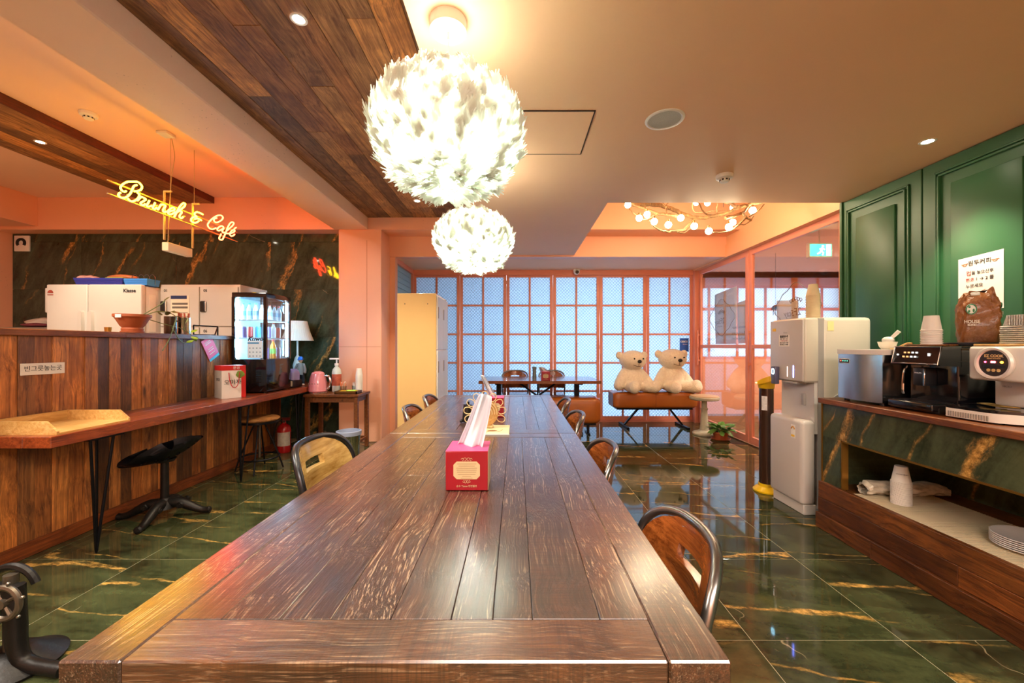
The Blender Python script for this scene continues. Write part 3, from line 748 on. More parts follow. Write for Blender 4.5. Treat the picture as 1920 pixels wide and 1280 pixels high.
SOIL = pm('dark_soil', '#2A1C12', 0.95, bump=0.8, bs=40)
def leaf_mesh(L, W, droop=.3):
    b = B()
    def f(u, v):
        w_ = W * math.sin(math.pi * min(1, v * .92 + .08)) ** .8
        return Vector(((u - .5) * w_, L * v, -droop * L * v * v - abs(u - .5) * .25 * w_ + .02 * L * math.sin(3 * v)))
    b.grid(f, 3, 6); return b
t = thing('potted_plant', (2.72, 5.33, 0), 'small leafy green plant in terracotta pot by glass door', 'plant')
part('pot', B().lathe([(0, 0), (.075, 0), (.095, .085), (.105, .09), (.105, .112), (.096, .112), (.09, .095), (0, .095)], (2.72, 5.33, 0)), TERRA, t)
part('saucer', B().lathe([(0, 0), (.10, 0), (.125, .022), (.12, .024), (.1, .008), (0, .008)], (2.72, 5.33, 0)), TERRA, t)
part('soil', B().lathe([(0, .098), (.092, .097)], (2.72, 5.33, 0)), SOIL, t)
lm = [leaf_mesh(.10, .06).mesh('leaf'), leaf_mesh(.13, .07, .5).mesh('leaf')]
for m_ in lm: m_.materials.append(LEAF)
rs = random.Random(5)
for k in range(46):
    o = bpy.data.objects.new('leaf', lm[k % 2]); COL.objects.link(o); o.parent = t
    a = rs.random() * 6.28; r = rs.random() ** .5 * .085
    o.location = (r * math.cos(a), r * math.sin(a), .12 + .10 * rs.random() * (1.3 - r / .1))
    o.rotation_euler = (R(rs.uniform(-15, 55)), R(rs.uniform(-20, 20)), a - R(90) + rs.uniform(-.5, .5))
sb = B()
for k in range(9):
    a = k * .7; sb.tube([(2.72 + .02 * math.cos(a), 5.33 + .02 * math.sin(a), .095), (2.72 + .06 * math.cos(a), 5.33 + .06 * math.sin(a), .2)], .003, 5)
part('stems', sb, LEAF, t)

# ================================================================== BAR PARTITION, SHELF LEDGE, STOOLS
BW = wood('bar_plank_wood', '#5A341C', '#D09250', 'Z', 1.0, 0.5, 0.35)
BT = [(1.25, 1.05, .8), (.27, .26, .28), (.7, .6, .52), (1.5, 1.25, .9), (.42, .36, .33), (1.1, .92, .75), (.33, .29, .28), (1.4, 1.1, .75), (.85, .66, .5)]
bar = thing('bar_partition', (-2.95, 3.1, 0), 'waist-high bar partition clad in upright reclaimed planks', 'bar counter')
part('core', B().box(-3.03, -2.925, 1.2, 4.93, 0, 1.31), pm('dark_backing', '#20140C', 0.9), bar, smooth=False)
rs = random.Random(21); y = 1.2; k = 0
while y < 4.93:
    wd = min(rs.uniform(.07, .098), 4.93 - y)
    if 4.93 - (y + wd) < .03: wd = 4.93 - y
    q = rs.uniform(0, .006)
    plank_part(bar, -2.925, -2.905 + q, y, y + wd, 0.085, 1.31, BW, BT[(k * 4 + rs.randint(0, 2)) % 9], .0015, 'plank'); y += wd; k += 1
BWY = wood('bar_board_wood', '#5A2E16', '#AC6834', 'Y', 1.0, 0.4, 0.3)
for (a, b_) in ((1.2, 2.95), (2.95, 4.95)): plank_part(bar, -3.045, -2.875, a, b_, 1.31, 1.35, BWY, (1, .9, .8) if a < 2 else (.75, .7, .72), .003, 'cap_board')
plank_part(bar, -2.902, -2.885, 1.2, 4.93, 0.0, 0.088, BWY, (.9, .7, .55), .002, 'baseboard')

SHW = wood('reddish_shelf_wood', '#5A2412', '#A4532A', 'Y', 1.0, 0.28, 0.25, coat=0.3)
sh = thing('wall_shelf', (-2.66, 3.7, 0), 'long reddish wood ledge on black hairpin legs along the bar', 'shelf')
for (a, b_, c) in ((-2.878, -2.74, (.85, .8, .8)), (-2.74, -2.60, (1.1, 1, .9)), (-2.60, -2.45, (1.15, 1.0, .85))):
    plank_part(sh, a, b_, 2.105, 5.385, 0.708, 0.77, SHW, c, .003)
for yy in (2.40, 3.66, 4.62):
    for (x, dx) in ((-2.53, 0),):
        h = B(); top = [(-2.58, yy + .06), (-2.50, yy + .085), (-2.47, yy - .08)]
        bt = Vector((x + .01, yy, .012))
        pts = []
        for (a, b_) in ((top[0], top[1]), (top[1], top[2])):
            p0 = Vector((*a, .706)); p1 = Vector((*b_, .706))
            d0 = (p0 - bt).normalized(); d1 = (p1 - bt).normalized()
            h.tube([p0, bt + d0 * .10 + Vector((0, 0, .0)), bt + d0 * .02, bt, bt + d1 * .02, bt + d1 * .10, p1], .0075, 8)
        h.box(-2.60, -2.45, yy - .10, yy + .10, .700, .7075)
        part('hairpin_leg', h, BLACKM, sh)

# cast-iron tractor seat stool
IRON = pm('cast_iron', '#2A2826', 0.45, 0.75, var=0.2, bump=0.15, bs=50)
def tractor_stool(loc, rz, label, seat_z=0.455):
    t = thing('tractor_stool', loc, label, 'stool', None, rz)
    part('pole', B().cyl((0, 0, .07), (0, 0, seat_z - .045), .026, .024, 18).cyl((0, 0, seat_z - .05), (0, 0, seat_z - .03), .06, .07, 18), IRON, t, local=True)
    fb = B(); fb.lathe([(0, .06), (.07, .065), (.06, .10), (.035, .13), (.03, .14)], n=20)
    part('hub', fb, IRON, t, local=True)
    for k in range(4):
        a = R(45 + 90 * k); d = Vector((math.cos(a), math.sin(a), 0))
        pts = [d * .03 + V(0, 0, .10), d * .10 + V(0, 0, .095), d * .17 + V(0, 0, .06), d * .23 + V(0, 0, .032), d * .27 + V(0, 0, .026), d * .295 + V(0, 0, .03)]
        lg = B().tube(spline(pts, 3), [.036, .036, .036, .034, .033, .032, .030, .027, .025, .023, .022, .022, .022, .024, .024, .014], 10)
        p_ = part('foot', lg, IRON, t, local=True)
        ro = B(); n_ = Vector((-d.y, d.x, 0))
        for s in (-1, 1):
            c = d * .11 + V(0, 0, .085) + n_ * s * .032
            ro.cyl(c, c + n_ * s * .006, .024, .018, 14).cyl(c, c + n_ * s * .010, .011, .008, 10)
        part('rosette', ro, IRON, p_, local=True)
    # dished seat: wide rear pan rising at the rim, pierced slots, narrow front
    b = B(); NU, NV = 21, 17
    def f(u, v):
        s = -1 + 2 * u; w_ = .03 + .185 * max(0.0, 1 - (2 * v - 1) ** 2) ** .45
        x = s * w_; yy = -.17 + .36 * v + .03 * s * s * (1 if v < .5 else -1)
        z = .052 * s * s + .085 * max(0, (.32 - v) / .32) ** 1.6 + .012 * math.sin(v * 9) * (1 - s * s)
        return Vector((x, yy, z))
    P = [[f(i / (NU - 1), j / (NV - 1)) for i in range(NU)] for j in range(NV)]
    vt = [[b.bm.verts.new(p) for p in r] for r in P]; vb = [[b.bm.verts.new(p - V(0, 0, .008)) for p in r] for r in P]
    hole = lambda i, j: (i in (2, 3, 5, 6, 8, 9, 11, 12, 14, 15, 17, 18) and j in (3, 4, 10, 11)) and i % 3 != 2
    ok = {(i, j) for j in range(NV - 1) for i in range(NU - 1) if not hole(i, j)}
    for (i, j) in ok:
        b.bm.faces.new((vt[j][i], vt[j][i + 1], vt[j + 1][i + 1], vt[j + 1][i])); b.bm.faces.new((vb[j + 1][i], vb[j + 1][i + 1], vb[j][i + 1], vb[j][i]))
        for (di, dj, p, q) in ((-1, 0, (i, j), (i, j + 1)), (1, 0, (i + 1, j + 1), (i + 1, j)), (0, -1, (i + 1, j), (i, j)), (0, 1, (i, j + 1), (i + 1, j + 1))):
            if (i + di, j + dj) not in ok: b.bm.faces.new((vb[p[1]][p[0]], vb[q[1]][q[0]], vt[q[1]][q[0]], vt[p[1]][p[0]]))
    b.xf(Matrix.Translation((0, 0, seat_z - .02)) @ Matrix.Rotation(R(-14), 4, 'Y') @ Matrix.Diagonal((1.15, 1.2, 1.1, 1)))
    part('seat', b, BLACKM, t, local=True)
    return t
tractor_stool((-2.575, 2.93, 0), R(58), 'black cast-iron tractor seat stool under the wooden ledge')

# iron pedestal stool with crank wheel, cut by the left frame edge
t = thing('crank_stool', (-1.97, 1.56, 0), 'black cast-iron stool base with small crank wheel at lower left corner', 'stool')
b = B()
for (dx, dy) in ((0.055, -.03), (-.055, -.03)):
    b.tube(spline([(-1.97 + dx * .8, 1.56 + dy, .33), (-1.97 + dx, 1.56 + dy, .20), (-1.97 + dx * 1.15, 1.56 + dy, .09), (-1.97 + dx * 1.9, 1.56 + dy, .035), (-1.97 + dx * 4.6, 1.56 + dy * 1.5, .022)], 4), [.034 - .0006 * i for i in range(17)], 10)
part('uprights', b, IRON, t)
part('base', B().lathe([(0, 0), (.15, 0), (.155, .012), (.13, .022), (.09, .05), (.06, .07), (0, .07)], (-1.97, 1.56, 0), 36), IRON, t)
part('screw_post', B().cyl((-1.97, 1.56, .06), (-1.97, 1.56, .36), .022, n=14), pm('worn_iron', '#6E6456', 0.4, 0.8), t)
wl = B(); wc = V(-1.922, 1.50, .285)
wl.tube([wc + V(.058 * math.cos(a), 0, .058 * math.sin(a)) for a in [2 * math.pi * k / 28 for k in range(28)]], .011, 8, closed=True)
for k in range(4): wl.tube([wc, wc + V(.055 * math.cos(k * 1.57 + .5), 0, .055 * math.sin(k * 1.57 + .5))], .007, 6)
wl.cyl(wc + V(0, -.014, 0), wc + V(0, .05, 0), .018, n=14)
wp = part('crank_wheel', wl, pm('worn_iron', '#6E6456', 0.4, 0.8), t)
for k in range(6):
    a = k * 1.047 + .3; part('bolt', B().ball(wc + V(.074 * math.cos(a), 0, .074 * math.sin(a)), .007, 8, 6), pm('bright_bolt', '#8A857C', .3, .9), wp)
part('rack_arc', B().tube([(-1.99 + .10 * math.cos(a), 1.58, .28 + .10 * math.sin(a)) for a in [R(20 + 160 * k / 14) for k in range(15)]], .014, 8), IRON, t)

# round wood stool with iron frame
t = thing('bar_stool', (-2.58, 3.98, 0), 'round wooden stool with black iron legs under the ledge beside the extinguisher', 'stool')
cx, cy, sz = -2.58, 4.02, 0.50
part('seat', B().lathe([(0, sz), (.165, sz + .002), (.178, sz + .014), (.178, sz + .026), (.165, sz + .034), (0, sz + .036)], (cx, cy, 0), 36), wood('stool_wood', '#6A3A18', '#C08A4E', 'X', 1, .35, .15, knots=False), t)
part('seat_ring', B().lathe([(.16, sz - .02), (.17, sz - .02), (.17, sz + .002), (.16, sz + .002)], (cx, cy, 0), 36), BLACKM, t)
part('screw', B().cyl((cx, cy, .13), (cx, cy, sz - .005), .013, n=12), pm('worn_iron', '#6E6456', 0.4, 0.8), t)
for k in range(4):
    a = R(20 + 90 * k); d = V(math.cos(a), math.sin(a), 0)
    part('leg', B().tube([V(cx, cy, sz - .02) + d * .04, V(cx, cy, .14) + d * .17, V(cx, cy, .008) + d * .21], .008, 8), BLACKM, t)
part('foot_ring', B().tube([(cx + .175 * math.cos(a), cy + .175 * math.sin(a), .135) for a in [2 * math.pi * k / 32 for k in range(32)]], .009, 8, closed=True), BLACKM, t)

# small wood stand in front of the pillar
SWD = wood('stand_wood', '#4A2410', '#8E5426', 'Y', 1, .35, .2)
t = thing('side_table', (-2.15, 4.83, 0), 'small square-legged wooden stand before the salmon pillar', 'table')
plank_part(t, -2.47, -1.83, 4.63, 5.02, .655, .685, SWD, (1, .95, .9), .003, 'top')
part('apron', B().box(-2.44, -1.86, 4.66, 4.68, .59, .654).box(-2.44, -1.86, 4.97, 4.99, .59, .654).box(-2.44, -2.42, 4.66, 4.99, .59, .654).box(-1.88, -1.86, 4.66, 4.99, .59, .654), SWD, t, smooth=False)
for x in (-2.435, -1.865):
    for y in (4.665, 4.985): part('leg', B().box(x - .022, x + .022, y - .022, y + .022, 0, .655, .003, 1), SWD, t, smooth=False)
part('stretcher', B().box(-2.42, -1.88, 4.975, 4.995, .10, .13).box(-2.445, -2.425, 4.67, 4.98, .10, .13).box(-1.875, -1.855, 4.67, 4.98, .10, .13), SWD, t, smooth=False)

# ================================================================== RIGHT COUNTER
ct = thing('serving_counter', (2.48, 1.85, 0), 'green marble serving counter with wood top, open shelf and plank base', 'counter')
CTW = wood('counter_edge_wood', '#4A2110', '#9A5A28', 'Y', 1, .35, .25)
KW = wood('counter_plank_wood', '#3E200F', '#8C5626', 'Y', 1, .38, .35)
Y0, Y1 = 0.7, 2.77
plank_part(ct, 2.095, 2.846, Y0, Y1 + .01, .855, .89, CTW, (1, 1, 1), .003, 'worktop')
part('marble_front', B().box(2.12, 2.15, Y0, Y1, .63, .854), COUNTM, ct, smooth=False)
part('marble_front', B().box(2.12, 2.15, 2.60, Y1, .30, .63), COUNTM, ct, smooth=False)
part('marble_back', B().box(2.80, 2.84, Y0, Y1, .30, .854), COUNTM, ct, smooth=False)
part('marble_end', B().box(2.15, 2.84, Y1 - .03, Y1, .0, .854), COUNTM, ct, smooth=False)
part('brass_edge', B().box(2.112, 2.152, Y0, 2.60, .622, .632).box(2.112, 2.152, 2.592, 2.602, .315, .632).box(2.114, 2.122, Y1 - .004, Y1 + .004, .3, .854), GOLD, ct, smooth=False)
part('shelf_board', B().box(2.10, 2.80, Y0, Y1 - .03, .285, .302), KW, ct, smooth=False)
rs = random.Random(4)
for (z0, z1, brk, xf) in ((.205, .318, 1.2, 2.098), (.105, .205, 1.9, 2.096), (.0, .105, 2.35, 2.078)):
    for (a, b_) in ((Y0, brk), (brk, Y1 + .01)): plank_part(ct, xf, 2.13, a, b_, z0 + .001, z1 - .001, KW, rs.choice([(1.2, 1.0, .85), (.8, .7, .6), (1.0, .9, .8), (.6, .5, .45)]), .002, 'plank')
mat_b = B().box(2.125, 2.62, 0.95, 2.56, .3022, .3045)
mt = solo('shelf_mat', mat_b, pm('beige_mat', '#A89878', .8), 'ribbed beige non-slip mat lining the open counter shelf', 'mat', base=(2.37, 1.75, .3022))
rb = B(); yy = 0.95
while yy < 2.555: rb.box(2.125, 2.62, yy, yy + .007, .304, .3075); yy += .0135
part('ribs', rb, pm('beige_mat_rib', '#CDBE9C', .75), mt, smooth=False)['kind'] = 'stuff'

# ================================================================== LIGHT FITTINGS
def feather_mat():
    g = NT('white_goose_feather'); tc = g.n('TexCoord').outputs['Object']
    sp_ = g.n('VectorMath', {0: tc, 1: (220, 30, 30)}, operation='MULTIPLY').outputs[0]
    nr = g.bump(g.noise(sp_, 1.0, 2), 0.4, 0.003)
    col = g.mixc(g.noise(tc, 30), lin('#EAF2E6'), lin('#FDFEFB'))
    df = g.n('BsdfDiffuse', {'Color': col, 'Normal': nr}).outputs[0]; tl = g.n('BsdfTranslucent', {'Color': col, 'Normal': nr}).outputs[0]
    return g.surf(g.n('MixShader', {0: 0.58, 1: df, 2: tl}).outputs[0])
FEATHER = feather_mat()
WHITEM = pm('white_lacquer', '#E8E6E0', 0.4)
LAMPGLOW = emit('lamp_paper_globe_glow', '#FFFDF6', 13.0)
def feather_mesh(L, W, bend):
    # soft vane made of a fan of barbs
    b = B(); rs = random.Random(int(L * 1e5 + W * 1e6)); N = 6
    for i in range(-N, N + 1):
        t = i / N; th = t * R(50) * (W / L) / .66; Lb = L * (1 - .16 * t * t) * rs.uniform(.88, 1.06)
        c0 = Vector((t * W * .06, L * .02, 0)); c1 = Vector((math.sin(th * .62) * Lb * .62, math.cos(th * .62) * Lb * .58, 0)); c2 = Vector((math.sin(th) * Lb, math.cos(th) * Lb, 0))
        vs = []
        for c, w_ in ((c0, W * .05), (c1, W * .16), (c2, W * .045)):
            v = c.y / L; z = bend * L * v * v - 1.5 * c.x * c.x / W + rs.uniform(-.01, .01) * L
            vs.append((b.bm.verts.new((c.x - w_, c.y, z)), b.bm.verts.new((c.x + w_, c.y, z))))
        for p, q in zip(vs, vs[1:]): b.bm.faces.new((p[0], p[1], q[1], q[0]))
    return b
UPW, DNW = 3.4, 2
def spot(name, loc, power, col, size=70, blend=.6, rad=.03):
    d = bpy.data.lights.new(name, 'SPOT'); d.energy = power; d.color = col; d.spot_size = R(size); d.spot_blend = blend; d.shadow_soft_size = rad
    o = bpy.data.objects.new(name, d); COL.objects.link(o); return o
def feather_lamp(cx, cy, cz, a, b, label, npart, total, seed):
    rs = random.Random(seed)
    t = thing('feather_pendant', (cx, cy, cz), label, 'pendant lamp', 'white feather pendant lamps')
    zc = 2.5
    part('canopy', B().lathe([(0, zc - .045), (.066, zc - .045), (.07, zc - .042), (.07, zc), (0, zc)], (cx, cy, 0), 40), WHITEM, t)
    part('cord', B().cyl((cx, cy, cz + b * .6), (cx, cy, zc - .044), .003, n=8).cyl((cx, cy, zc - .075), (cx, cy, zc - .045), .006, n=8), pm('clear_cord', '#B9BEB4', .3), t)
    ka = .87
    part('globe', B().lathe([(max(1e-7, a * ka * math.cos(x)), b * ka * math.sin(x)) for x in [-1.5708 + 2.45 * i / 15 for i in range(16)]], (cx, cy, cz), 28), LAMPGLOW, t)
    ms = []
    for (L, W, bd) in ((.23, .15, -.28), (.20, .12, -.40), (.22, .165, -.16), (.25, .135, -.10)):
        me = feather_mesh(L * a / .31 * .31 * 1.0 * .95, W * .31 * a / .31 * .95, bd).mesh('feather'); me.materials.append(FEATHER); ms.append(me)
    items = []
    for i in range(total):
        z = 1 - 2 * (i + .5) / total; ph = i * 2.399963 + rs.uniform(-.15, .15)
        r = math.sqrt(max(0, 1 - z * z))
        if z > .90: continue
        n0 = Vector((r * math.cos(ph), r * math.sin(ph), z))
        pos = Vector((n0.x * a * ka, n0.y * a * ka, n0.z * b * ka))
        n = Vector((n0.x / a, n0.y / a, n0.z / b)).normalized()
        up = V(0, 0, 1) - n * n.z
        up = up.normalized() if up.length > .05 else n.orthogonal().normalized()
        side = n.cross(up)
        d = (n * rs.uniform(.22, .50) + up * rs.uniform(.65, .95) * (1 if z > -.75 else .25) + side * rs.uniform(-.45, .45)).normalized()
        zz = (n - d * n.dot(d)).normalized(); xx = d.cross(zz)
        m = Matrix((xx, d, zz)).transposed().to_4x4() @ Matrix.Rotation(rs.uniform(-.35, .35), 4, 'Y')
        sc = rs.uniform(.8, 1.15)
        m = Matrix.Translation(pos - d * .02) @ m @ Matrix.Diagonal((sc, sc, sc, 1))
        vis = n.dot((V(-cx, -cy, 1.25 - cz) - pos).normalized())
        items.append((vis, m, ms[rs.randrange(4)]))
    items.sort(key=lambda q: -q[0])
    for vis, m, me in items[:npart]:
        o = bpy.data.objects.new('feather', me); COL.objects.link(o); o.parent = t; o.matrix_basis = m
    bm = bmesh.new()
    for vis, m, me in items[npart:]:
        c = me.copy(); c.transform(m); bm.from_mesh(c); bpy.data.meshes.remove(c)
    me = bpy.data.meshes.new('feather_layer'); bm.to_mesh(me); bm.free()
    me.polygons.foreach_set('use_smooth', [True] * len(me.polygons))
    o = link('feather_layer', me, FEATHER, t); o['kind'] = 'stuff'
    # the bulb also shines out of the open top and bottom of the shade
    for nm, dz, rx, pw in (('bulb_light_up', b * .80, 180, UPW), ('bulb_light_down', -b * 1.12, 0, DNW)):
        l = spot(nm, None, pw, (1, .97, .95), 165, .9, .09); l.parent = t; l.location = (0, 0, dz); l.rotation_euler = (R(rx), 0, 0)
    return t
feather_lamp(-0.262, 1.54, 2.06, 0.325, 0.245, 'large white feather ball lamp nearer the viewer', 300, 2600, 1)
feather_lamp(-0.30, 2.82, 1.995, 0.315, 0.235, 'white feather ball lamp farther along the table', 200, 2200, 2)

def spot(name, loc, power, col, size=70, blend=.6, rad=.03):
    d = bpy.data.lights.new(name, 'SPOT'); d.energy = power; d.color = col; d.spot_size = R(size); d.spot_blend = blend; d.shadow_soft_size = rad
    o = bpy.data.objects.new(name, d); COL.objects.link(o); return o
DLG = emit('downlight_glow', '#FFF0D2', 30.0)
def downlight(x, y, z, label, power, col=(1, .86, .66), r=.035, size=80):
    t = thing('downlight', (x, y, z), label, 'downlight', 'recessed ceiling downlights')
    part('ring', B().lathe([(r * .8, z - .001), (r, z - .004), (r * 1.15, z - .003), (r * 1.2, z)], (x, y, 0), 28), WHITEM, t)
    part('lens', B().lathe([(0, z - .0005), (r * .8, z - .0005)], (x, y, 0), 28), DLG, t)
    l = spot('downlight_beam', None, power, col, size); l.parent = t; l.location = (0, 0, -.012)
WARM = (1, .84, .62)
downlight(-1.11, 2.04, 2.914, 'bright recessed downlight in wood ceiling near the top edge', 60, WARM)
downlight(-1.12, 3.32, 2.914, 'recessed downlight in wood ceiling behind the large feather lamp', 60, WARM)
downlight(-1.14, 4.60, 2.914, 'recessed downlight at the far end of the wood ceiling', 60, WARM)
downlight(-1.12, 0.76, 2.914, 'recessed downlight in wood ceiling above the near table end', 60, WARM)
downlight(2.52, 2.45, 2.5, 'recessed downlight in peach ceiling over the coffee machine', 36, (1, .88, .66))
downlight(2.52, 1.05, 2.5, 'recessed downlight in peach ceiling over the near counter end', 36, (1, .88, .66))
downlight(1.55, 1.6, 2.5, 'recessed downlight in peach ceiling above the right aisle', 30, (1, .88, .66)) if False else None
downlight(-4.32, 3.63, 3.098, 'recessed downlight in the wood strip over the kitchen', 45, WARM)
downlight(-4.32, 2.1, 3.098, 'recessed downlight in the kitchen wood strip nearer the viewer', 60, WARM)

def smoke(x, y, z, label):
    t = thing('smoke_detector', (x, y, z), label, 'smoke detector', 'white ceiling smoke detectors')
    part('base', B().lathe([(0, z), (.058, z), (.06, z - .012), (.055, z - .026), (.045, z - .03), (0, z - .03)], (x, y, 0), 30), WHITEM, t)
    part('sensor', B().lathe([(.032, z - .03), (.032, z - .048), (.026, z - .054), (0, z - .055)], (x, y, 0), 24), WHITEM, t)
    s = B()
    for k in range(8):
        a = k * .785; s.box(-.006, .006, -.003, .003, -.005, .005, mtx=Matrix.Translation((x + .0315 * math.cos(a), y + .0315 * math.sin(a), z - .039)) @ Matrix.Rotation(a + 1.57, 4, 'Z'))
    part('vents', s, pm('dark_vent', '#15130F', .8), t, smooth=False)
smoke(-3.55, 3.32, 3.18, 'white smoke detector on the kitchen ceiling')
smoke(1.525, 2.93, 2.5, 'white smoke detector on the peach ceiling near the coffer')
t = thing('ceiling_speaker', (0.82, 2.21, 2.5), 'round white flush speaker in the peach ceiling', 'speaker')
part('rim', B().lathe([(.085, 2.497), (.092, 2.493), (.103, 2.496), (.105, 2.5)], (0.82, 2.21, 0), 40), WHITEM, t)
part('grille', B().lathe([(0, 2.4955), (.086, 2.4965)], (0.82, 2.21, 0), 40), pm('pale_grille', '#CFCDBF', .6, bump=.8, bs=300), t)
t = thing('security_camera', (0.98, 6.50, 2.49), 'small white dome security camera above the glass partition', 'camera')
part('mount', B().lathe([(0, 2.49), (.05, 2.49), (.055, 2.475), (.05, 2.46), (0, 2.46)], (.98, 6.50, 0), 24), WHITEM, t)
part('eyeball', B().ball((.98, 6.49, 2.45), .05, 20, 14), WHITEM, t)
part('lens', B().cyl((.98, 6.46, 2.44), (.98, 6.436, 2.437), .028, n=20), pm('glossy_black', '#060606', .1), t)

# branch chandelier in the coffer
t = thing('branch_chandelier', (1.95, 4.40, 2.72), 'rustic branch chandelier with glowing globe bulbs in the ceiling coffer', 'chandelier')
BARK = wood('branch_bark', '#4A3018', '#A98250', 'Z', 1.4, .75, .8, knots=False)
rs = random.Random(8)
def branch(pts, r0, r1, name='branch', par=t):
    P = spline(pts, 4); n = len(P)
    P = [p + V(rs.uniform(-.006, .006), rs.uniform(-.006, .006), rs.uniform(-.006, .006)) for p in P]
    return part(name, B().tube(P, [r0 + (r1 - r0) * i / (n - 1) for i in range(n)], 8), BARK, par)
BR = [
([(1.204, 4.5, 2.89), (1.31, 4.445, 2.824), (1.523, 4.39, 2.795), (1.639, 4.335, 2.748), (1.752, 4.28, 2.671), (1.861, 4.225, 2.609), (2.011, 4.17, 2.592), (2.156, 4.115, 2.612), (2.254, 4.06, 2.653), (2.349, 4.005, 2.668), (2.44, 3.95, 2.681)], 0.026, 0.017),
    ([(1.223, 4.3, 2.79), (1.282, 4.26, 2.74), (1.367, 4.22, 2.691), (1.467, 4.18, 2.634), (1.557, 4.14, 2.608), (1.661, 4.1, 2.569)], 0.01, 0.018),
    ([(1.859, 4.15, 2.568), (1.771, 4.117, 2.484), (1.705, 4.083, 2.428), (1.59, 4.05, 2.409), (1.494, 4.017, 2.397), (1.398, 3.983, 2.419), (1.317, 3.95, 2.488)], 0.016, 0.005),
    ([(1.604, 4.0, 2.387), (1.655, 3.983, 2.368), (1.706, 3.967, 2.398), (1.749, 3.95, 2.426)], 0.006, 0.004),
    ([(1.457, 4.15, 2.611), (1.392, 4.138, 2.577), (1.328, 4.125, 2.551), (1.212, 4.112, 2.607), (1.153, 4.1, 2.667)], 0.01, 0.004),
    ([(1.542, 4.1, 2.595), (1.556, 4.15, 2.685), (1.535, 4.2, 2.754)], 0.011, 0.007),
    ([(1.545, 4.12, 2.674), (1.597, 4.2, 2.759)], 0.008, 0.006),
    ([(1.365, 4.2, 2.689), (1.357, 4.3, 2.79)], 0.008, 0.005),
    ([(2.329, 4.0, 2.649), (2.226, 3.95, 2.558), (2.035, 3.9, 2.494)], 0.01, 0.018),
    ([(2.226, 3.95, 2.566), (2.308, 3.95, 2.488), (2.341, 3.95, 2.529)], 0.014, 0.006),
    ([(2.267, 3.95, 2.525), (2.175, 3.933, 2.421), (2.052, 3.917, 2.367), (1.921, 3.9, 2.356)], 0.012, 0.004),
    ([(2.308, 3.95, 2.484), (2.228, 3.925, 2.435), (2.133, 3.9, 2.44)], 0.006, 0.003),
    ([(2.221, 4.0, 2.633), (2.244, 4.2, 2.741), (2.287, 4.4, 2.831)], 0.022, 0.012),
    ([(2.3, 3.95, 2.529), (2.414, 3.975, 2.599), (2.479, 4.0, 2.666)], 0.008, 0.005),
    ([(1.983, 4.5, 2.881), (1.983, 4.48, 2.761), (2.058, 4.46, 2.727), (2.187, 4.44, 2.739), (2.297, 4.42, 2.75), (2.333, 4.4, 2.725)], 0.005, 0.004),
    ([(1.953, 4.3, 2.79), (2.004, 4.267, 2.672), (2.068, 4.233, 2.63), (2.122, 4.2, 2.623)], 0.008, 0.01),
    ([(2.214, 4.4, 2.826), (2.184, 4.35, 2.69)], 0.007, 0.006),
]
for pts, r0, r1 in BR: branch(pts, r0, r1)
for (x, y) in ((1.75, 4.3), (2.2, 4.5)): part('hanger', B().cyl((x, y - .25, 2.72), (x, y - .25, 3.18), .003, n=6), BLACKM, t)
BULB = emit('bulb_glow', '#FFE9C0', 40.0)
SOCK = pm('brass_socket', '#7A5A30', .35, .8)
for (x, y, z) in [(1.158, 4.15, 2.71), (1.26, 4.1, 2.556), (1.341, 4.1, 2.595), (1.362, 3.95, 2.475), (1.509, 3.97, 2.449), (1.666, 4.05, 2.544), (1.757, 3.95, 2.43), (1.877, 3.9, 2.367), (2.072, 3.9, 2.407), (2.119, 3.92, 2.458), (2.345, 3.97, 2.593), (1.98, 4.4, 2.826), (2.104, 4.4, 2.821), (2.279, 4.2, 2.702)]:
    s = part('socket', B().cyl((x, y, z + .03), (x, y, z + .055), .010, n=10), SOCK, t)
    part('bulb', B().ball((x, y, z), .032, 16, 10), BULB, s)

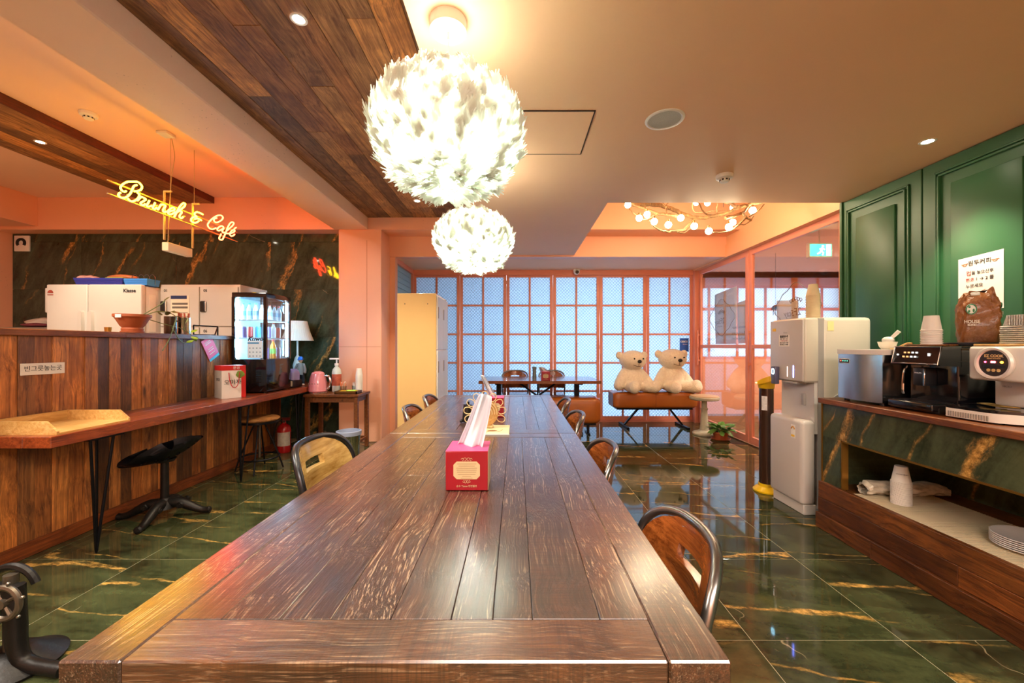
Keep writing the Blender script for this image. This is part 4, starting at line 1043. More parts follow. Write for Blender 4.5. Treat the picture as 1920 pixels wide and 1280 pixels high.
# neon sign hanging over the bar
NEON_YELLOW = [
 [(3.261,2.510),(3.241,2.498),(3.221,2.505),(3.215,2.524),(3.235,2.557),(3.272,2.590),(3.318,2.611),(3.361,2.625),(3.389,2.615),(3.399,2.597),(3.385,2.568),(3.357,2.548),(3.329,2.534)],
 [(3.353,2.597),(3.329,2.580),(3.316,2.553),(3.301,2.514),(3.276,2.475),(3.246,2.450),(3.217,2.442),(3.199,2.450),(3.201,2.467),(3.214,2.480)],
 [(3.357,2.535),(3.371,2.529),(3.373,2.511),(3.357,2.483),(3.329,2.455),(3.303,2.443),(3.284,2.447),(3.274,2.455)],
 [(3.357,2.468),(3.385,2.505),(3.401,2.514),(3.433,2.507),(3.421,2.491),(3.389,2.461),(3.391,2.448),(3.409,2.447),(3.429,2.464)],
 [(3.467,2.508),(3.454,2.480),(3.442,2.457),(3.454,2.450),(3.475,2.461),(3.488,2.471)],
 [(3.522,2.509),(3.509,2.481),(3.500,2.456),(3.518,2.452),(3.539,2.472)],
 [(3.548,2.455),(3.570,2.494),(3.584,2.515),(3.615,2.522),(3.625,2.513),(3.606,2.483),(3.602,2.461),(3.620,2.459),(3.634,2.470)],
 [(3.662,2.473),(3.681,2.490),(3.714,2.507),(3.724,2.527),(3.700,2.527),(3.662,2.493),(3.650,2.469),(3.662,2.455),(3.685,2.460),(3.714,2.482),(3.729,2.499)],
 [(3.719,2.447),(3.748,2.506),(3.783,2.568),(3.818,2.610),(3.841,2.612),(3.833,2.586),(3.798,2.548),(3.758,2.511)],
 [(3.748,2.498),(3.778,2.524),(3.803,2.520),(3.783,2.488),(3.778,2.466),(3.798,2.461),(3.818,2.479)],
 [(4.059,2.582),(4.019,2.585),(3.979,2.579),(3.955,2.559),(3.955,2.544),(3.979,2.536)],
 [(3.984,2.533),(3.935,2.514),(3.911,2.483),(3.921,2.467),(3.955,2.465),(3.989,2.484),(4.009,2.502)],
 [(3.955,2.502),(3.989,2.517),(4.019,2.521),(4.039,2.515)],
]
NEON_RED = [
 [(4.247,2.606),(4.214,2.587),(4.208,2.564),(4.236,2.556),(4.281,2.578),(4.327,2.618),(4.333,2.646),(4.298,2.652),(4.242,2.625),(4.176,2.570),(4.138,2.526),(4.122,2.492),(4.149,2.467),(4.192,2.472),(4.236,2.497)],
 [(4.351,2.518),(4.339,2.541),(4.310,2.540),(4.270,2.511),(4.253,2.485),(4.276,2.479),(4.316,2.504),(4.339,2.519),(4.327,2.490),(4.339,2.476),(4.357,2.485)],
 [(4.398,2.515),(4.429,2.545),(4.484,2.597),(4.503,2.629),(4.478,2.635),(4.441,2.606),(4.405,2.547),(4.380,2.492),(4.351,2.436),(4.322,2.394),(4.281,2.398),(4.310,2.455)],
 [(4.386,2.481),(4.423,2.491)],
 [(4.447,2.498),(4.484,2.517),(4.516,2.544),(4.510,2.556),(4.478,2.542),(4.447,2.507),(4.441,2.483),(4.466,2.474),(4.497,2.490),(4.516,2.508)],
 [(4.510,2.569),(4.542,2.594)],
]
NX = -3.18
t = thing('neon_sign', (NX, 3.9, 2.42), 'neon script sign reading Brunch & Café, yellow turning red', 'neon sign')
NY = emit('yellow_neon', '#FFB81A', 20.0); NR = emit('red_neon', '#FF3A1A', 19.0)
TUBEW = pm('sign_bracket_white', '#B89C66', .5)
def neon(strokes, mat, nm):
    for s in strokes: part(nm, B().tube(spline([(NX, y, z) for y, z in s], 5), .0068, 8), mat, t)
neon(NEON_YELLOW, NY, 'yellow_tube'); neon(NEON_RED, NR, 'red_tube')
fr = B()
for (z0, z1) in ((2.548, 2.555), (2.443, 2.45)): fr.box(NX - .035, NX - .022, 3.14, 4.60, z0, z1)
for y in (3.66, 3.98): fr.box(NX - .045, NX - .035, y - .008, y + .008, 2.22, 2.66).box(NX - .045, NX + .03, y - .006, y + .006, 2.655, 2.668)
for y in (3.3, 3.55, 3.85, 4.2, 4.45): fr.box(NX - .03, NX - .004, y - .004, y + .004, 2.49, 2.50)
part('bracket', fr, TUBEW, t, smooth=False)
part('driver_box', B().box(NX - .10, NX - .04, 3.70, 3.98, 2.13, 2.21, .004, 1), pm('driver_white', '#E8D8BC', .5), t)
wi = B()
for y in (3.68, 3.95): wi.cyl((NX, y, 2.66), (NX, y, 3.18), .002, n=6)
wi.tube(spline([(NX, 3.69, 3.17), (NX + .02, 3.70, 3.0), (NX, 3.69, 2.8), (NX - .02, 3.69, 2.5), (NX - .06, 3.72, 2.2)], 5), .003, 6)
part('hanging_wire', wi, TUBEW, t)
part('ceiling_socket', B().box(NX - .05, NX + .05, 3.58, 3.68, 3.155, 3.18, .004, 1), WHITEM, t)

# ================================================================== KITCHEN BEHIND THE BAR
APPL = pm('appliance_white', '#CBC5BC', 0.35, var=0.02)
DARKP = pm('dark_plastic', '#17171A', 0.35)
INK = pm('black_ink', '#1E1A18', 0.7)
REDINK = pm('red_ink', '#A82020', 0.7)
PAPER = pm('white_paper', '#E9E4DA', 0.8, var=0.03)
t = thing('refrigerator', (-4.43, 4.55, 0), 'tall white four-door refrigerator standing behind the bar', 'refrigerator')
part('cabinet', B().box(-4.93, -3.94, 4.26, 4.95, 0.05, 1.885, .01, 2), APPL, t)
for (x0, x1, z0, z1) in ((-4.935, -4.507, .98, 1.894), (-4.50, -3.94, .98, 1.894), (-4.935, -4.507, .06, .97), (-4.50, -3.94, .06, .97)):
    d = part('door', B().box(x0, x1, 4.2, 4.258, z0, z1, .012, 3), APPL, t)
    if z0 > .5:
        hx = -4.555 if x0 < -4.6 else -4.452
        part('handle', B().prism([(hx - .03, 1.30), (hx + .026, 1.30), (hx + .022, 1.60), (hx + .008, 1.618), (hx - .012, 1.60)], 4.165, 4.2, 'Y'), APPL, d)
part('hinge_cover', B().box(-4.975, -4.936, 4.22, 4.27, 1.60, 1.86, .008, 2), APPL, t)
text('Klasse', .052, INK, t, (-4.06, 4.1985, 1.827), '-Y', bold=.0015)
part('energy_label', B().prism([(-4.92 + .03 + .03 * math.cos(a), 1.805 + .03 * math.sin(a)) for a in [math.pi * k / 10 for k in range(11)]], 4.1975, 4.199, 'Y'), pm('energy_red', '#9E4030', .6), t)
part('energy_label', B().box(-4.92, -4.86, 4.1975, 4.199, 1.782, 1.79), pm('energy_red', '#9E4030', .6), t)
part('notice_sheet', B().box(-3.939, -3.937, 4.29, 4.37, 1.40, 1.80), PAPER, t)
def crate(x0, x1, y0, y1, z, h, hexc, nm, label):
    b = B(); tk = .008; s = .02
    b.box(x0 + s, x1 - s, y0 + s, y1 - s, z, z + .006)
    for (a, c) in (((x0, y0), (x1, y0)), ((x1, y0), (x1, y1)), ((x1, y1), (x0, y1)), ((x0, y1), (x0, y0))):
        cx, cy = (x0 + x1) / 2, (y0 + y1) / 2
        def inn(p, k): return Vector((p[0] + (cx - p[0]) * k, p[1] + (cy - p[1]) * k, 0))
        lo = [inn(a, .09), inn(c, .09)]; hi = [Vector((*a, 0)), Vector((*c, 0))]
        q = [lo[0] + V(0, 0, z), lo[1] + V(0, 0, z), hi[1] + V(0, 0, z + h), hi[0] + V(0, 0, z + h)]
        i2 = [inn(a, .11), inn(c, .11), inn(c, .03), inn(a, .03)]
        r_ = [i2[0] + V(0, 0, z), i2[1] + V(0, 0, z), i2[2] + V(0, 0, z + h), i2[3] + V(0, 0, z + h)]
        b.quad(*q); b.quad(*r_[::-1]); b.quad(q[3], q[2], r_[2], r_[3])
    t = thing(nm, ((x0 + x1) / 2, (y0 + y1) / 2, z), label, 'tray')
    part('tray', b, pm(nm + hexc, hexc, .35), t, smooth=False)
    r = B()
    for k in range(3):
        zz = z + h * (.25 + .25 * k); kk = .09 * (1 - (.25 + .25 * k)) * .5
        r.box(x0 + (x1 - x0) * kk - .002, x1 - (x1 - x0) * kk + .002, y0 + (y1 - y0) * kk - .004, y0 + (y1 - y0) * kk + .004, zz, zz + .004)
    part('rib', r, pm(nm + hexc, hexc, .35), t, smooth=False)
    return t
crate(-4.70, -4.17, 4.24, 4.60, 1.895, .075, '#2C3A9E', 'storage_tray', 'dark blue plastic tray of packets on the refrigerator')
crate(-4.165, -3.91, 4.24, 4.395, 1.895, .068, '#3E8FE0', 'storage_tray', 'light blue plastic tray on right end of the refrigerator top')
def lumpy(cx, cy, cz, rx, ry, rz_, seed, amp=.18):
    b = B(); rs = random.Random(seed); ph = [rs.uniform(0, 6) for _ in range(6)]
    def f(u, v):
        a = 2 * math.pi * u; e = math.pi * (v - .5)
        k = 1 + amp * (math.sin(3 * a + ph[0] + 2 * e) * .5 + math.sin(7 * a + ph[1] - 3 * e) * .3 + math.sin(5 * e + ph[2] + 2 * a) * .3)
        return Vector((cx + rx * k * math.cos(e) * math.cos(a), cy + ry * k * math.cos(e) * math.sin(a), cz + rz_ * k * math.sin(e)))
    return b.grid(f, 40, 18, True)
solo('plastic_bag', lumpy(-4.69, 4.40, 1.985, .10, .09, .035, 3), pm('frosted_pink_bag', '#D9A9A0', .3, var=.3, vs=20), 'crumpled pinkish plastic bag on blue tray', 'bag', base=(-4.66, 4.40, 1.95))
solo('snack_packet', lumpy(-4.37, 4.45, 2.005, .165, .08, .034, 5, .06), pm('orange_wrapper', '#C9794A', .35, var=.35, vs=15), 'orange and pink wrapped packets in dark blue tray', 'packet', base=(-4.38, 4.42, 1.96))
solo('snack_packet', B().box(-4.42, -4.22, 4.29, 4.34, 1.905, 1.985, .01, 2), pm('lime_wrapper', '#A9B84A', .4), 'lime green packet at front of the dark blue tray', 'packet', base=(-4.32, 4.33, 1.905))
wr_ = B()
for x in (-4.13, -4.06, -4.0, -3.94): wr_.tube(spline([(x - .03, 4.33, 1.91), (x - .03, 4.33, 1.99), (x, 4.33, 2.02), (x + .03, 4.33, 1.99), (x + .03, 4.33, 1.91)], 5), .0028, 6)
wr_.cyl((-4.15, 4.33, 1.91), (-3.92, 4.33, 1.91), .003, n=6)
solo('wire_rack', wr_, STEEL, 'small looped wire rack on light blue tray', 'rack', base=(-4.03, 4.33, 1.905))

# white numbered lockers
t = thing('locker_cabinet', (-3.49, 4.65, 0), 'white numbered lockers with black locks behind the bar', 'locker')
part('body', B().box(-3.93, -3.05, 4.42, 4.90, 0, 1.925, .004, 1), APPL, t, smooth=False)
num = {(0, 0): '01', (1, 0): '05', (0, 1): '02', (1, 1): '06'}
for i, (x0, x1) in enumerate(((-3.915, -3.492), (-3.48, -3.065))):
    for j, (z0, z1) in enumerate(((1.465, 1.90), (1.01, 1.455), (.56, 1.0), (.10, .55))):
        d = part('door', B().box(x0, x1, 4.40, 4.421, z0, z1, .003, 1), APPL, t, smooth=False)
        part('lock', B().box(x0 + .012, x0 + .072, 4.378, 4.40, z1 - .28, z1 - .16, .012, 3), DARKP, d)
        if j < 2: text(num[i, j], .042, INK, d, (x0 + .06, 4.399, z1 - .045), '-Y', bold=.001)
        if j < 2: part('lock_edge', B().box(x0 + .07, x0 + .076, 4.377, 4.392, z1 - .275, z1 - .165, .004, 1), WHITEM, d)
ps = solo('instruction_poster', B().box(-3.795, -3.595, 4.395, 4.3985, 1.50, 1.80), pm('cream_poster', '#E2D3BC', .7), 'instruction sheet with navy heading stuck on locker door', 'poster', base=(-3.695, 4.397, 1.50), smooth=False)
part('heading', B().box(-3.795, -3.62, 4.393, 4.3952, 1.765, 1.80), pm('navy_print', '#23305E', .7), ps, smooth=False)
for z in (1.70, 1.66, 1.61, 1.57, 1.54): part('print_line', B().box(-3.78, -3.61, 4.3935, 4.3952, z, z + (.022 if z > 1.65 else .006)), pm('grey_print', '#6A625A', .8), ps, smooth=False)

# shelf unit with sack in the far left kitchen corner, wall vent
t = thing('kitchen_cart', (-6.0, 5.0, 0), 'grey kitchen cart in the left corner beyond the refrigerator', 'cart')
part('top', B().box(-6.35, -5.55, 4.75, 5.3, 1.44, 1.47, .004, 1), pm('grey_steel', '#9A9890', .4, .5), t)
for x in (-6.32, -5.58):
    for y in (4.78, 5.27): part('leg', B().box(x - .015, x + .015, y - .015, y + .015, 0, 1.44), pm('grey_steel', '#9A9890', .4, .5), t)
part('shelf', B().box(-6.34, -5.56, 4.77, 5.28, .7, .72), pm('grey_steel', '#9A9890', .4, .5), t)
solo('plastic_bag', lumpy(-5.95, 5.08, 1.545, .21, .13, .055, 9), pm('white_plastic', '#D8D4C4', .35), 'white plastic sack lying on the kitchen cart', 'bag', base=(-5.95, 4.98, 1.49))
solo('folded_cloth', lumpy(-5.82, 4.84, 1.50, .16, .06, .026, 11, .08), pm('pink_black_cloth', '#7A3A40', .9, var=.6, vs=30), 'dark pink cloth under the white sack', 'cloth', base=(-5.82, 4.86, 1.47))
t = thing('wall_vent', (-6.65, 5.38, 2.52), 'square white vent plate with dark arch on the marble wall', 'vent')
part('plate', B().box(-6.75, -6.55, 5.375, 5.398, 2.52, 2.73, .006, 2), WHITEM, t)
part('arch', B().tube([(-6.65 + .05 * math.cos(a), 5.372, 2.63 + .05 * math.sin(a)) for a in [R(-35 + 250 * k / 16) for k in range(17)]], .017, 8), pm('dark_vent', '#15130F', .8), t)

# ------------------------------------------------------------------ on the bar cap
bx, by, bz = -2.975, 3.10, 1.35
t = thing('planter_bowl', (bx, by, bz), 'wide terracotta planter bowl on the bar with trailing vine', 'planter')
part('bowl', B().lathe([(0, bz + .004), (.062, bz + .004), (.066, bz + .03), (.06, bz + .04), (.073, bz + .055), (.095, bz + .10), (.106, bz + .118), (.113, bz + .122), (.113, bz + .142), (.106, bz + .142), (.098, bz + .11), (0, bz + .11)], (bx, by, 0), 36), TERRA, t)
part('foot_dish', B().lathe([(0, bz), (.07, bz), (.072, bz + .012), (.063, bz + .014), (0, bz + .012)], (bx, by, 0), 36), TERRA, t)
part('soil', B().lathe([(0, bz + .125), (.104, bz + .124)], (bx, by, 0), 30), SOIL, t)
part('price_label', B().box(bx - .02, bx + .025, by - .1155, by - .1125, bz + .112, bz + .137), PAPER, t, smooth=False)
VINE = pm('vine_stem', '#6E7A48', .6)
vines = [[(-2.93, 3.12, 1.48), (-2.90, 3.22, 1.56), (-2.88, 3.26, 1.60), (-2.88, 3.28, 1.63)],
         [(-2.95, 3.15, 1.48), (-2.90, 3.25, 1.53), (-2.85, 3.34, 1.50), (-2.84, 3.32, 1.42), (-2.83, 3.26, 1.30), (-2.83, 3.20, 1.21)],
         [(-2.93, 3.14, 1.47), (-2.86, 3.28, 1.42), (-2.84, 3.38, 1.40), (-2.83, 3.46, 1.36), (-2.82, 3.50, 1.30)],
         [(-2.84, 3.30, 1.40), (-2.83, 3.36, 1.30), (-2.83, 3.42, 1.27)]]
for s in vines: part('stem', B().tube(spline(s, 5), .0035, 6), VINE, t)
lv = leaf_mesh(.055, .042, .2).mesh('leaf'); lv.materials.append(pm('lime_leaf', '#8FB83C', .35, var=.2))
lv2 = leaf_mesh(.05, .04, .4).mesh('leaf'); lv2.materials.append(pm('olive_leaf', '#5E5A2C', .45, var=.4))
for i, (x, y, z, k, a, e) in enumerate(((-2.88, 3.27, 1.62, 1, 40, 30), (-2.86, 3.33, 1.53, 1, 80, -10), (-2.85, 3.37, 1.50, 1, 110, -30), (-2.87, 3.30, 1.52, 1, 20, 10), (-2.83, 3.42, 1.44, 0, 30, 40), (-2.82, 3.46, 1.37, 0, 60, 0), (-2.82, 3.50, 1.32, 0, 100, -60), (-2.82, 3.47, 1.33, 0, 10, -50), (-2.83, 3.43, 1.28, 0, 60, 0), (-2.83, 3.25, 1.50, 1, -40, 20), (-2.88, 3.24, 1.50, 1, 160, 20), (-2.84, 3.36, 1.46, 1, 140, -20))):
    o = bpy.data.objects.new('leaf', lv2 if k else lv); COL.objects.link(o); o.parent = t; o.location = V(x, y, z) - t.location
    o.rotation_euler = (R(e + 35), R(25), R(a - 90))
solo('small_cup', B().lathe([(0, 1.35), (.018, 1.35), (.021, 1.385), (.018, 1.385), (.016, 1.36), (0, 1.36)], (-2.96, 2.90, 0), 20), GOLD, 'tiny brass cup on the bar left of the planter bowl', 'cup', base=(-2.96, 2.90, 1.35))
t = thing('utensil_canister', (-2.965, 3.56, 1.35), 'shiny steel canister of red wrapped utensils on the bar', 'canister')
part('can', B().lathe([(0, 1.35), (.055, 1.35), (.056, 1.355), (.056, 1.495), (.058, 1.50), (.053, 1.50), (.052, 1.36), (0, 1.36)], (-2.965, 3.56, 0), 32), pm('mirror_steel', '#C9C6BE', .12, 1.0, var=.03), t)
rs = random.Random(2)
for k in range(7):
    a = rs.random() * 6.28; r = .03; x, y = -2.965 + r * math.cos(a), 3.56 + r * math.sin(a)
    part('utensil', B().box(-.008, .008, -.003, .003, 0, .17, .002, 1, mtx=Matrix.Translation((x, y, 1.37)) @ Euler((rs.uniform(-.16, .16), rs.uniform(-.16, .16), a)).to_matrix().to_4x4()), pm('red_brown_wrap', '#A4482A', .5, var=.4), t)
solo('dark_mug', B().lathe([(0, 1.35), (.04, 1.35), (.044, 1.36), (.044, 1.50), (.040, 1.50), (.038, 1.365), (0, 1.365)], (-2.965, 3.43, 0), 28), pm('brown_glaze', '#3A2416', .25), 'dark brown ceramic jar beside the steel canister', 'jar', base=(-2.965, 3.43, 1.35))
fr = B()
for (a, b_) in (((-2.985, 3.70, 1.352), (-2.985, 3.70, 1.44)), ((-2.985, 3.70, 1.44), (-2.985, 4.0, 1.44)), ((-2.985, 4.0, 1.44), (-2.985, 4.0, 1.352)), ((-2.985, 4.0, 1.44), (-2.94, 3.90, 1.352)), ((-2.985, 3.70, 1.354), (-2.94, 3.9, 1.354))): fr.cyl(a, b_, .006, n=8)
solo('wire_stand', fr, BLACKM, 'black wire display stand on the bar left of the drinks fridge', 'stand', base=(-2.985, 3.85, 1.35))

# ------------------------------------------------------------------ notices on the bar front
sg = solo('notice_sign', B().box(-2.8985, -2.8945, 2.335, 2.565, 1.075, 1.145, .001, 1), PAPER, 'white strip sign with Korean lettering on the bar planks', 'sign', base=(-2.896, 2.45, 1.075), smooth=False)
text('빈그릇놓는곳', .036, INK, sg, (-2.8938, 2.45, 1.111), '+X')
lf = B().box(-.002, .002, -.068, .068, -.11, .11, mtx=Matrix.Translation((-2.8945, 3.785, 1.225)) @ Matrix.Rotation(R(30), 4, 'X'))
lo = solo('leaflet', lf, pm('pink_print', '#E0567E', .5), 'pink leaflet with teal foot stuck aslant on the bar planks', 'leaflet', base=(-2.8945, 3.785, 1.225), smooth=False)
MX = Matrix.Rotation(R(30), 4, 'X')
part('teal_foot', B().box(.002, .003, -.068, .068, -.11, -.085, mtx=MX), pm('teal_print', '#3FA9C0', .5), lo, local=True, smooth=False)
for z in (.07, .05, .0, -.02, -.05): part('print_line', B().box(.002, .003, -.04, .035, z, z + .006, mtx=MX), PAPER, lo, local=True, smooth=False)

# ------------------------------------------------------------------ on the ledge
PINE = wood('pale_pine', '#B8843C', '#E8C07A', 'Y', 1, .4, .12, knots=False)
t = thing('serving_tray', (-2.67, 2.34, .77), 'pale pine dish return tray with low sloped sides on the ledge', 'tray')
part('bottom', B().box(-2.872, -2.47, 2.15, 2.56, .7702, .78), PINE, t, smooth=False)
for y in (2.15, 2.548): part('side', B().prism([(-2.872, .78), (-2.47, .78), (-2.47, .789), (-2.53, .842), (-2.872, .842)], y, y + .012, 'Y'), PINE, t, smooth=False)
part('back', B().box(-2.872, -2.86, 2.162, 2.548, .78, .842), PINE, t, smooth=False)
t = thing('gift_box', (-2.66, 3.72, .77), 'white and red Korean gift box with red cord handles on the ledge', 'box', None, R(54))
part('carton', B().prism([(-.095, -.085), (.095, -.085), (.095, .085), (-.095, .085)], 0.001, .295), pm('printed_white_card', '#E2D8CC', .45, var=.08, vs=9), t, local=True, smooth=False)
part('red_top', B().prism([(-.096, -.086), (.096, -.086), (.096, .086), (-.096, .086)], .255, .298), pm('red_card', '#C3201E', .4), t, local=True, smooth=False)
part('red_band', B().box(.06, .0965, -.0868, -.084, 0.002, .255), pm('red_card', '#C3201E', .4), t, local=True, smooth=False)
part('grey_side', B().box(-.0962, -.0945, -.085, .085, .002, .254), pm('grey_card', '#A89E90', .5, var=.2, vs=10), t, local=True, smooth=False)
part('green_print', lumpy(.05, -.0866, .215, .035, .0015, .03, 4), pm('herb_print', '#6E8A2E', .5, var=.5, vs=40), t, local=True)
part('cord_handle', B().tube(spline([(-.04, -.088, .235), (-.035, -.096, .16), (-.015, -.10, .105), (.01, -.10, .10), (.03, -.098, .13), (.04, -.092, .19), (.045, -.088, .24)], 5), .0035, 6), pm('red_cord', '#B01818', .6), t, local=True)
for s, sz, x, z in (('오미자', .05, -.01, .145), ('문경', .03, .02, .275)):
    o = text(s, sz, INK if z < .2 else PAPER, t, t.location, '-Y'); o.location = (x, -.0875, z)
o = text('오미자', .035, INK, t, t.location, '-Y'); o.location = (-.097, 0, .17); o.rotation_euler = (R(90), 0, R(-90))

# countertop drinks fridge with glass sides
fx0, fx1, fy0, fy1, fz = -2.875, -2.525, 4.04, 4.48, .77
t = thing('drinks_fridge', ((fx0 + fx1) / 2, (fy0 + fy1) / 2, fz), 'black countertop glass drinks fridge glowing blue on the ledge', 'refrigerator')
GLB = pm('gloss_black', '#0B0C10', .12, coat=.5)
part('base', B().box(fx0, fx1, fy0, fy1, fz + .012, 1.115, .006, 2), GLB, t)
for k in range(4): part('foot', B().cyl((fx0 + .04 if k % 2 else fx1 - .04, fy0 + .04 if k < 2 else fy1 - .04, fz), (fx0 + .04 if k % 2 else fx1 - .04, fy0 + .04 if k < 2 else fy1 - .04, fz + .013), .018, n=12), GLB, t)
for z in (.88, .90, .92, .94, .96, .98): part('louvre', B().box(fx0 + .04, fx1 - .05, fy0 - .003, fy0 + .004, z, z + .008), GLB, t, smooth=False)
part('cap', B().box(fx0, fx1, fy0, fy1, 1.74, 1.79, .006, 2), GLB, t)
for (x, y) in ((fx0, fy0), (fx1 - .03, fy0), (fx0, fy1 - .022), (fx1 - .022, fy1 - .022)):
    part('post', B().box(x, x + (.03 if y == fy0 else .022), y, y + .022, 1.11, 1.745), GLB, t, smooth=False)
part('back_panel', B().box(fx0 + .02, fx0 + .024, fy0 + .02, fy1 - .02, 1.11, 1.745), pm('fridge_liner', '#C9D6DC', .4), t, smooth=False)
FG = thin_glass('fridge_glass', '#F2FAFF', gain=1.0)
part('glass', B().box(fx0 + .03, fx1 - .03, fy0 + .006, fy0 + .010, 1.115, 1.74), FG, t, smooth=False)
part('glass', B().box(fx1 - .010, fx1 - .006, fy0 + .022, fy1 - .022, 1.115, 1.74), FG, t, smooth=False)
part('glass', B().box(fx0 + .03, fx1 - .02, fy1 - .010, fy1 - .006, 1.115, 1.74), FG, t, smooth=False)
for z in (1.325, 1.51):
    w_ = B()
    for k in range(14): w_.box(fx0 + .03 + .0215 * k, fx0 + .034 + .0215 * k, fy0 + .03, fy1 - .03, z, z + .004)
    w_.box(fx0 + .03, fx1 - .02, fy0 + .028, fy0 + .034, z - .004, z + .008).box(fx0 + .03, fx1 - .02, fy1 - .034, fy1 - .028, z - .004, z + .008).box(fx1 - .03, fx1 - .024, fy0 + .03, fy1 - .03, z - .004, z + .008)
    part('rack', w_, pm('white_wire', '#DDE4E6', .4), t, smooth=False)
LED = emit('fridge_led', '#A0E2FF', 78.0)
for (x, y) in ((fx0 + .035, fy0 + .03), (fx1 - .035, fy1 - .04), (fx1 - .045, fy0 + .03)): part('led_strip', B().box(x, x + .008, y, y + .008, 1.13, 1.73), LED, t, smooth=False)
cal = part('sticker', B().box(-2.715, -2.565, fy0 + .002, fy0 + .0055, 1.125, 1.30), pm('pale_blue_print', '#C9DCE8', .5), t, smooth=False)
part('sticker_band', B().box(-2.715, -2.60, fy0 + .0005, fy0 + .0022, 1.27, 1.285), pm('blue_print', '#3E86B8', .5), cal, smooth=False)
for a in range(4):
    for c in range(3): part('sticker_mark', B().box(-2.70 + .035 * a, -2.685 + .035 * a, fy0 + .0005, fy0 + .0022, 1.14 + .04 * c, 1.152 + .04 * c), pm('grey_blue_print', '#7A93A8', .6), cal, smooth=False)
text('Kuwo', .065, pm('black_script', '#14181C', .5), cal, (-2.64, fy0 + .004, 1.318), '-Y', shear=.35, bold=.002)
text('KISTEM', .02, PAPER, t, (fx1 + .0008, 4.42, 1.71), '+X')
BOT = {'clear': pm('water_bottle', '#CFE3EA', .15, var=.05), 'white': pm('milk_white', '#E6E8E4', .3), 'orange': pm('juice_orange', '#E0841E', .25), 'purple': pm('purple_can', '#6A5A8E', .3, var=.2), 'blue': pm('blue_bottle', '#3E78B8', .2), 'red': pm('red_can', '#B23A30', .3)}
def bottle(x, y, z, r, h, kind, label, cap='#E8E8E8', grp='drinks in the glass fridge'):
    t = thing('bottle', (x, y, z), label, 'bottle', grp)
    part('body', B().lathe([(0, z), (r * .95, z), (r, z + .008), (r, z + h * .58), (r * .96, z + h * .62), (r * .45, z + h * .84), (r * .36, z + h * .88), (r * .36, z + h * .93)], (x, y, 0), 18), BOT[kind], t)
    part('cap', B().lathe([(r * .42, z + h * .91), (r * .42, z + h), (0, z + h)], (x, y, 0), 14), pm('cap' + cap, cap, .4), t)
    part('band', B().lathe([(r * 1.01, z + h * .25), (r * 1.015, z + h * .52)], (x, y, 0), 18), pm('label_' + kind, {'orange': '#6FAE3C', 'purple': '#C9B8D8', 'clear': '#8FC0DC', 'white': '#DDE6EC', 'blue': '#E6EEF4', 'red': '#E8D8D0'}[kind], .5), t)
def can(x, y, z, kind, label):
    t = thing('drink_can', (x, y, z), label, 'can', 'drinks in the glass fridge')
    part('body', B().lathe([(0, z), (.022, z), (.026, z + .008), (.026, z + .10), (.022, z + .112), (.0, z + .11)], (x, y, 0), 18), BOT[kind], t)
    part('rim', B().lathe([(.022, z + .11), (.0235, z + .114), (.021, z + .114)], (x, y, 0), 18), STEEL, t)
sh1, sh2, sh0 = 1.519, 1.334, 1.116
for i, x in enumerate((-2.82, -2.755, -2.69)): bottle(x, 4.13, sh1, .026, .17, 'clear', ['clear water bottle at left front of fridge top rack', 'clear water bottle in middle front of fridge top rack', 'clear water bottle at right front of fridge top rack'][i], '#4FA3D8')
bottle(-2.62, 4.12, sh1, .026, .15, 'white', 'white bottle beside the water bottles on fridge top rack', '#E8E8E8')
for i, y in enumerate((4.22, 4.30, 4.38)): bottle(-2.60, y, sh1, .026, .16, 'clear', ['clear bottle along fridge side glass, nearest on top rack', 'clear bottle along fridge side glass, second on top rack', 'clear bottle along fridge side glass, farthest on top rack'][i], '#C05048')
for i, (x, y, k, l) in enumerate(((-2.81, 4.12, 'purple', 'purple can at left front of fridge middle rack'), (-2.74, 4.12, 'red', 'red can at front of fridge middle rack'), (-2.67, 4.14, 'blue', 'blue can at front of fridge middle rack'), (-2.60, 4.20, 'purple', 'purple can behind fridge side glass on middle rack'), (-2.60, 4.36, 'red', 'red can at far end of fridge middle rack'))): can(x, y, sh2, k, l)
bottle(-2.60, 4.28, sh2 - .0, .026, .16, 'white', 'white yoghurt bottle on fridge middle rack', '#D0543A')
bottle(-2.59, 4.26, sh0, .030, .20, 'orange', 'orange juice bottle with green band at fridge bottom', '#D8402A')
for i, y in enumerate((4.16, 4.36)): can(-2.60, y, sh0, 'purple', ['purple can left of the juice bottle at fridge bottom', 'purple can right of the juice bottle at fridge bottom'][i])

# table lamp, capsule machine, figurine, cable beyond the fridge
t = thing('table_lamp', (-2.80, 5.12, .77), 'table lamp with pale pleated shade beside the marble wall', 'lamp')
part('base', B().lathe([(0, .77), (.08, .77), (.085, .785), (.03, .80), (.045, .90), (.055, 1.0), (.03, 1.10), (.012, 1.13), (.012, 1.36), (0, 1.36)], (-2.80, 5.12, 0), 28), pm('pale_ceramic', '#D5DAD4', .3), t)
pl = B()
for j in range(1):
    n = 72
    lo = [pl.bm.verts.new((-2.80 + (.185 + .004 * (k % 2)) * math.cos(2 * math.pi * k / n), 5.12 + (.185 + .004 * (k % 2)) * math.sin(2 * math.pi * k / n), 1.315)) for k in range(n)]
    mi = [pl.bm.verts.new((-2.80 + (.145 + .003 * (k % 2)) * math.cos(2 * math.pi * k / n), 5.12 + (.145 + .003 * (k % 2)) * math.sin(2 * math.pi * k / n), 1.42)) for k in range(n)]
    hi = [pl.bm.verts.new((-2.80 + (.11 + .002 * (k % 2)) * math.cos(2 * math.pi * k / n), 5.12 + (.11 + .002 * (k % 2)) * math.sin(2 * math.pi * k / n), 1.565)) for k in range(n)]
    for A, C in ((lo, mi), (mi, hi)):
        for k in range(n): pl.bm.faces.new((A[k], A[(k + 1) % n], C[(k + 1) % n], C[k]))
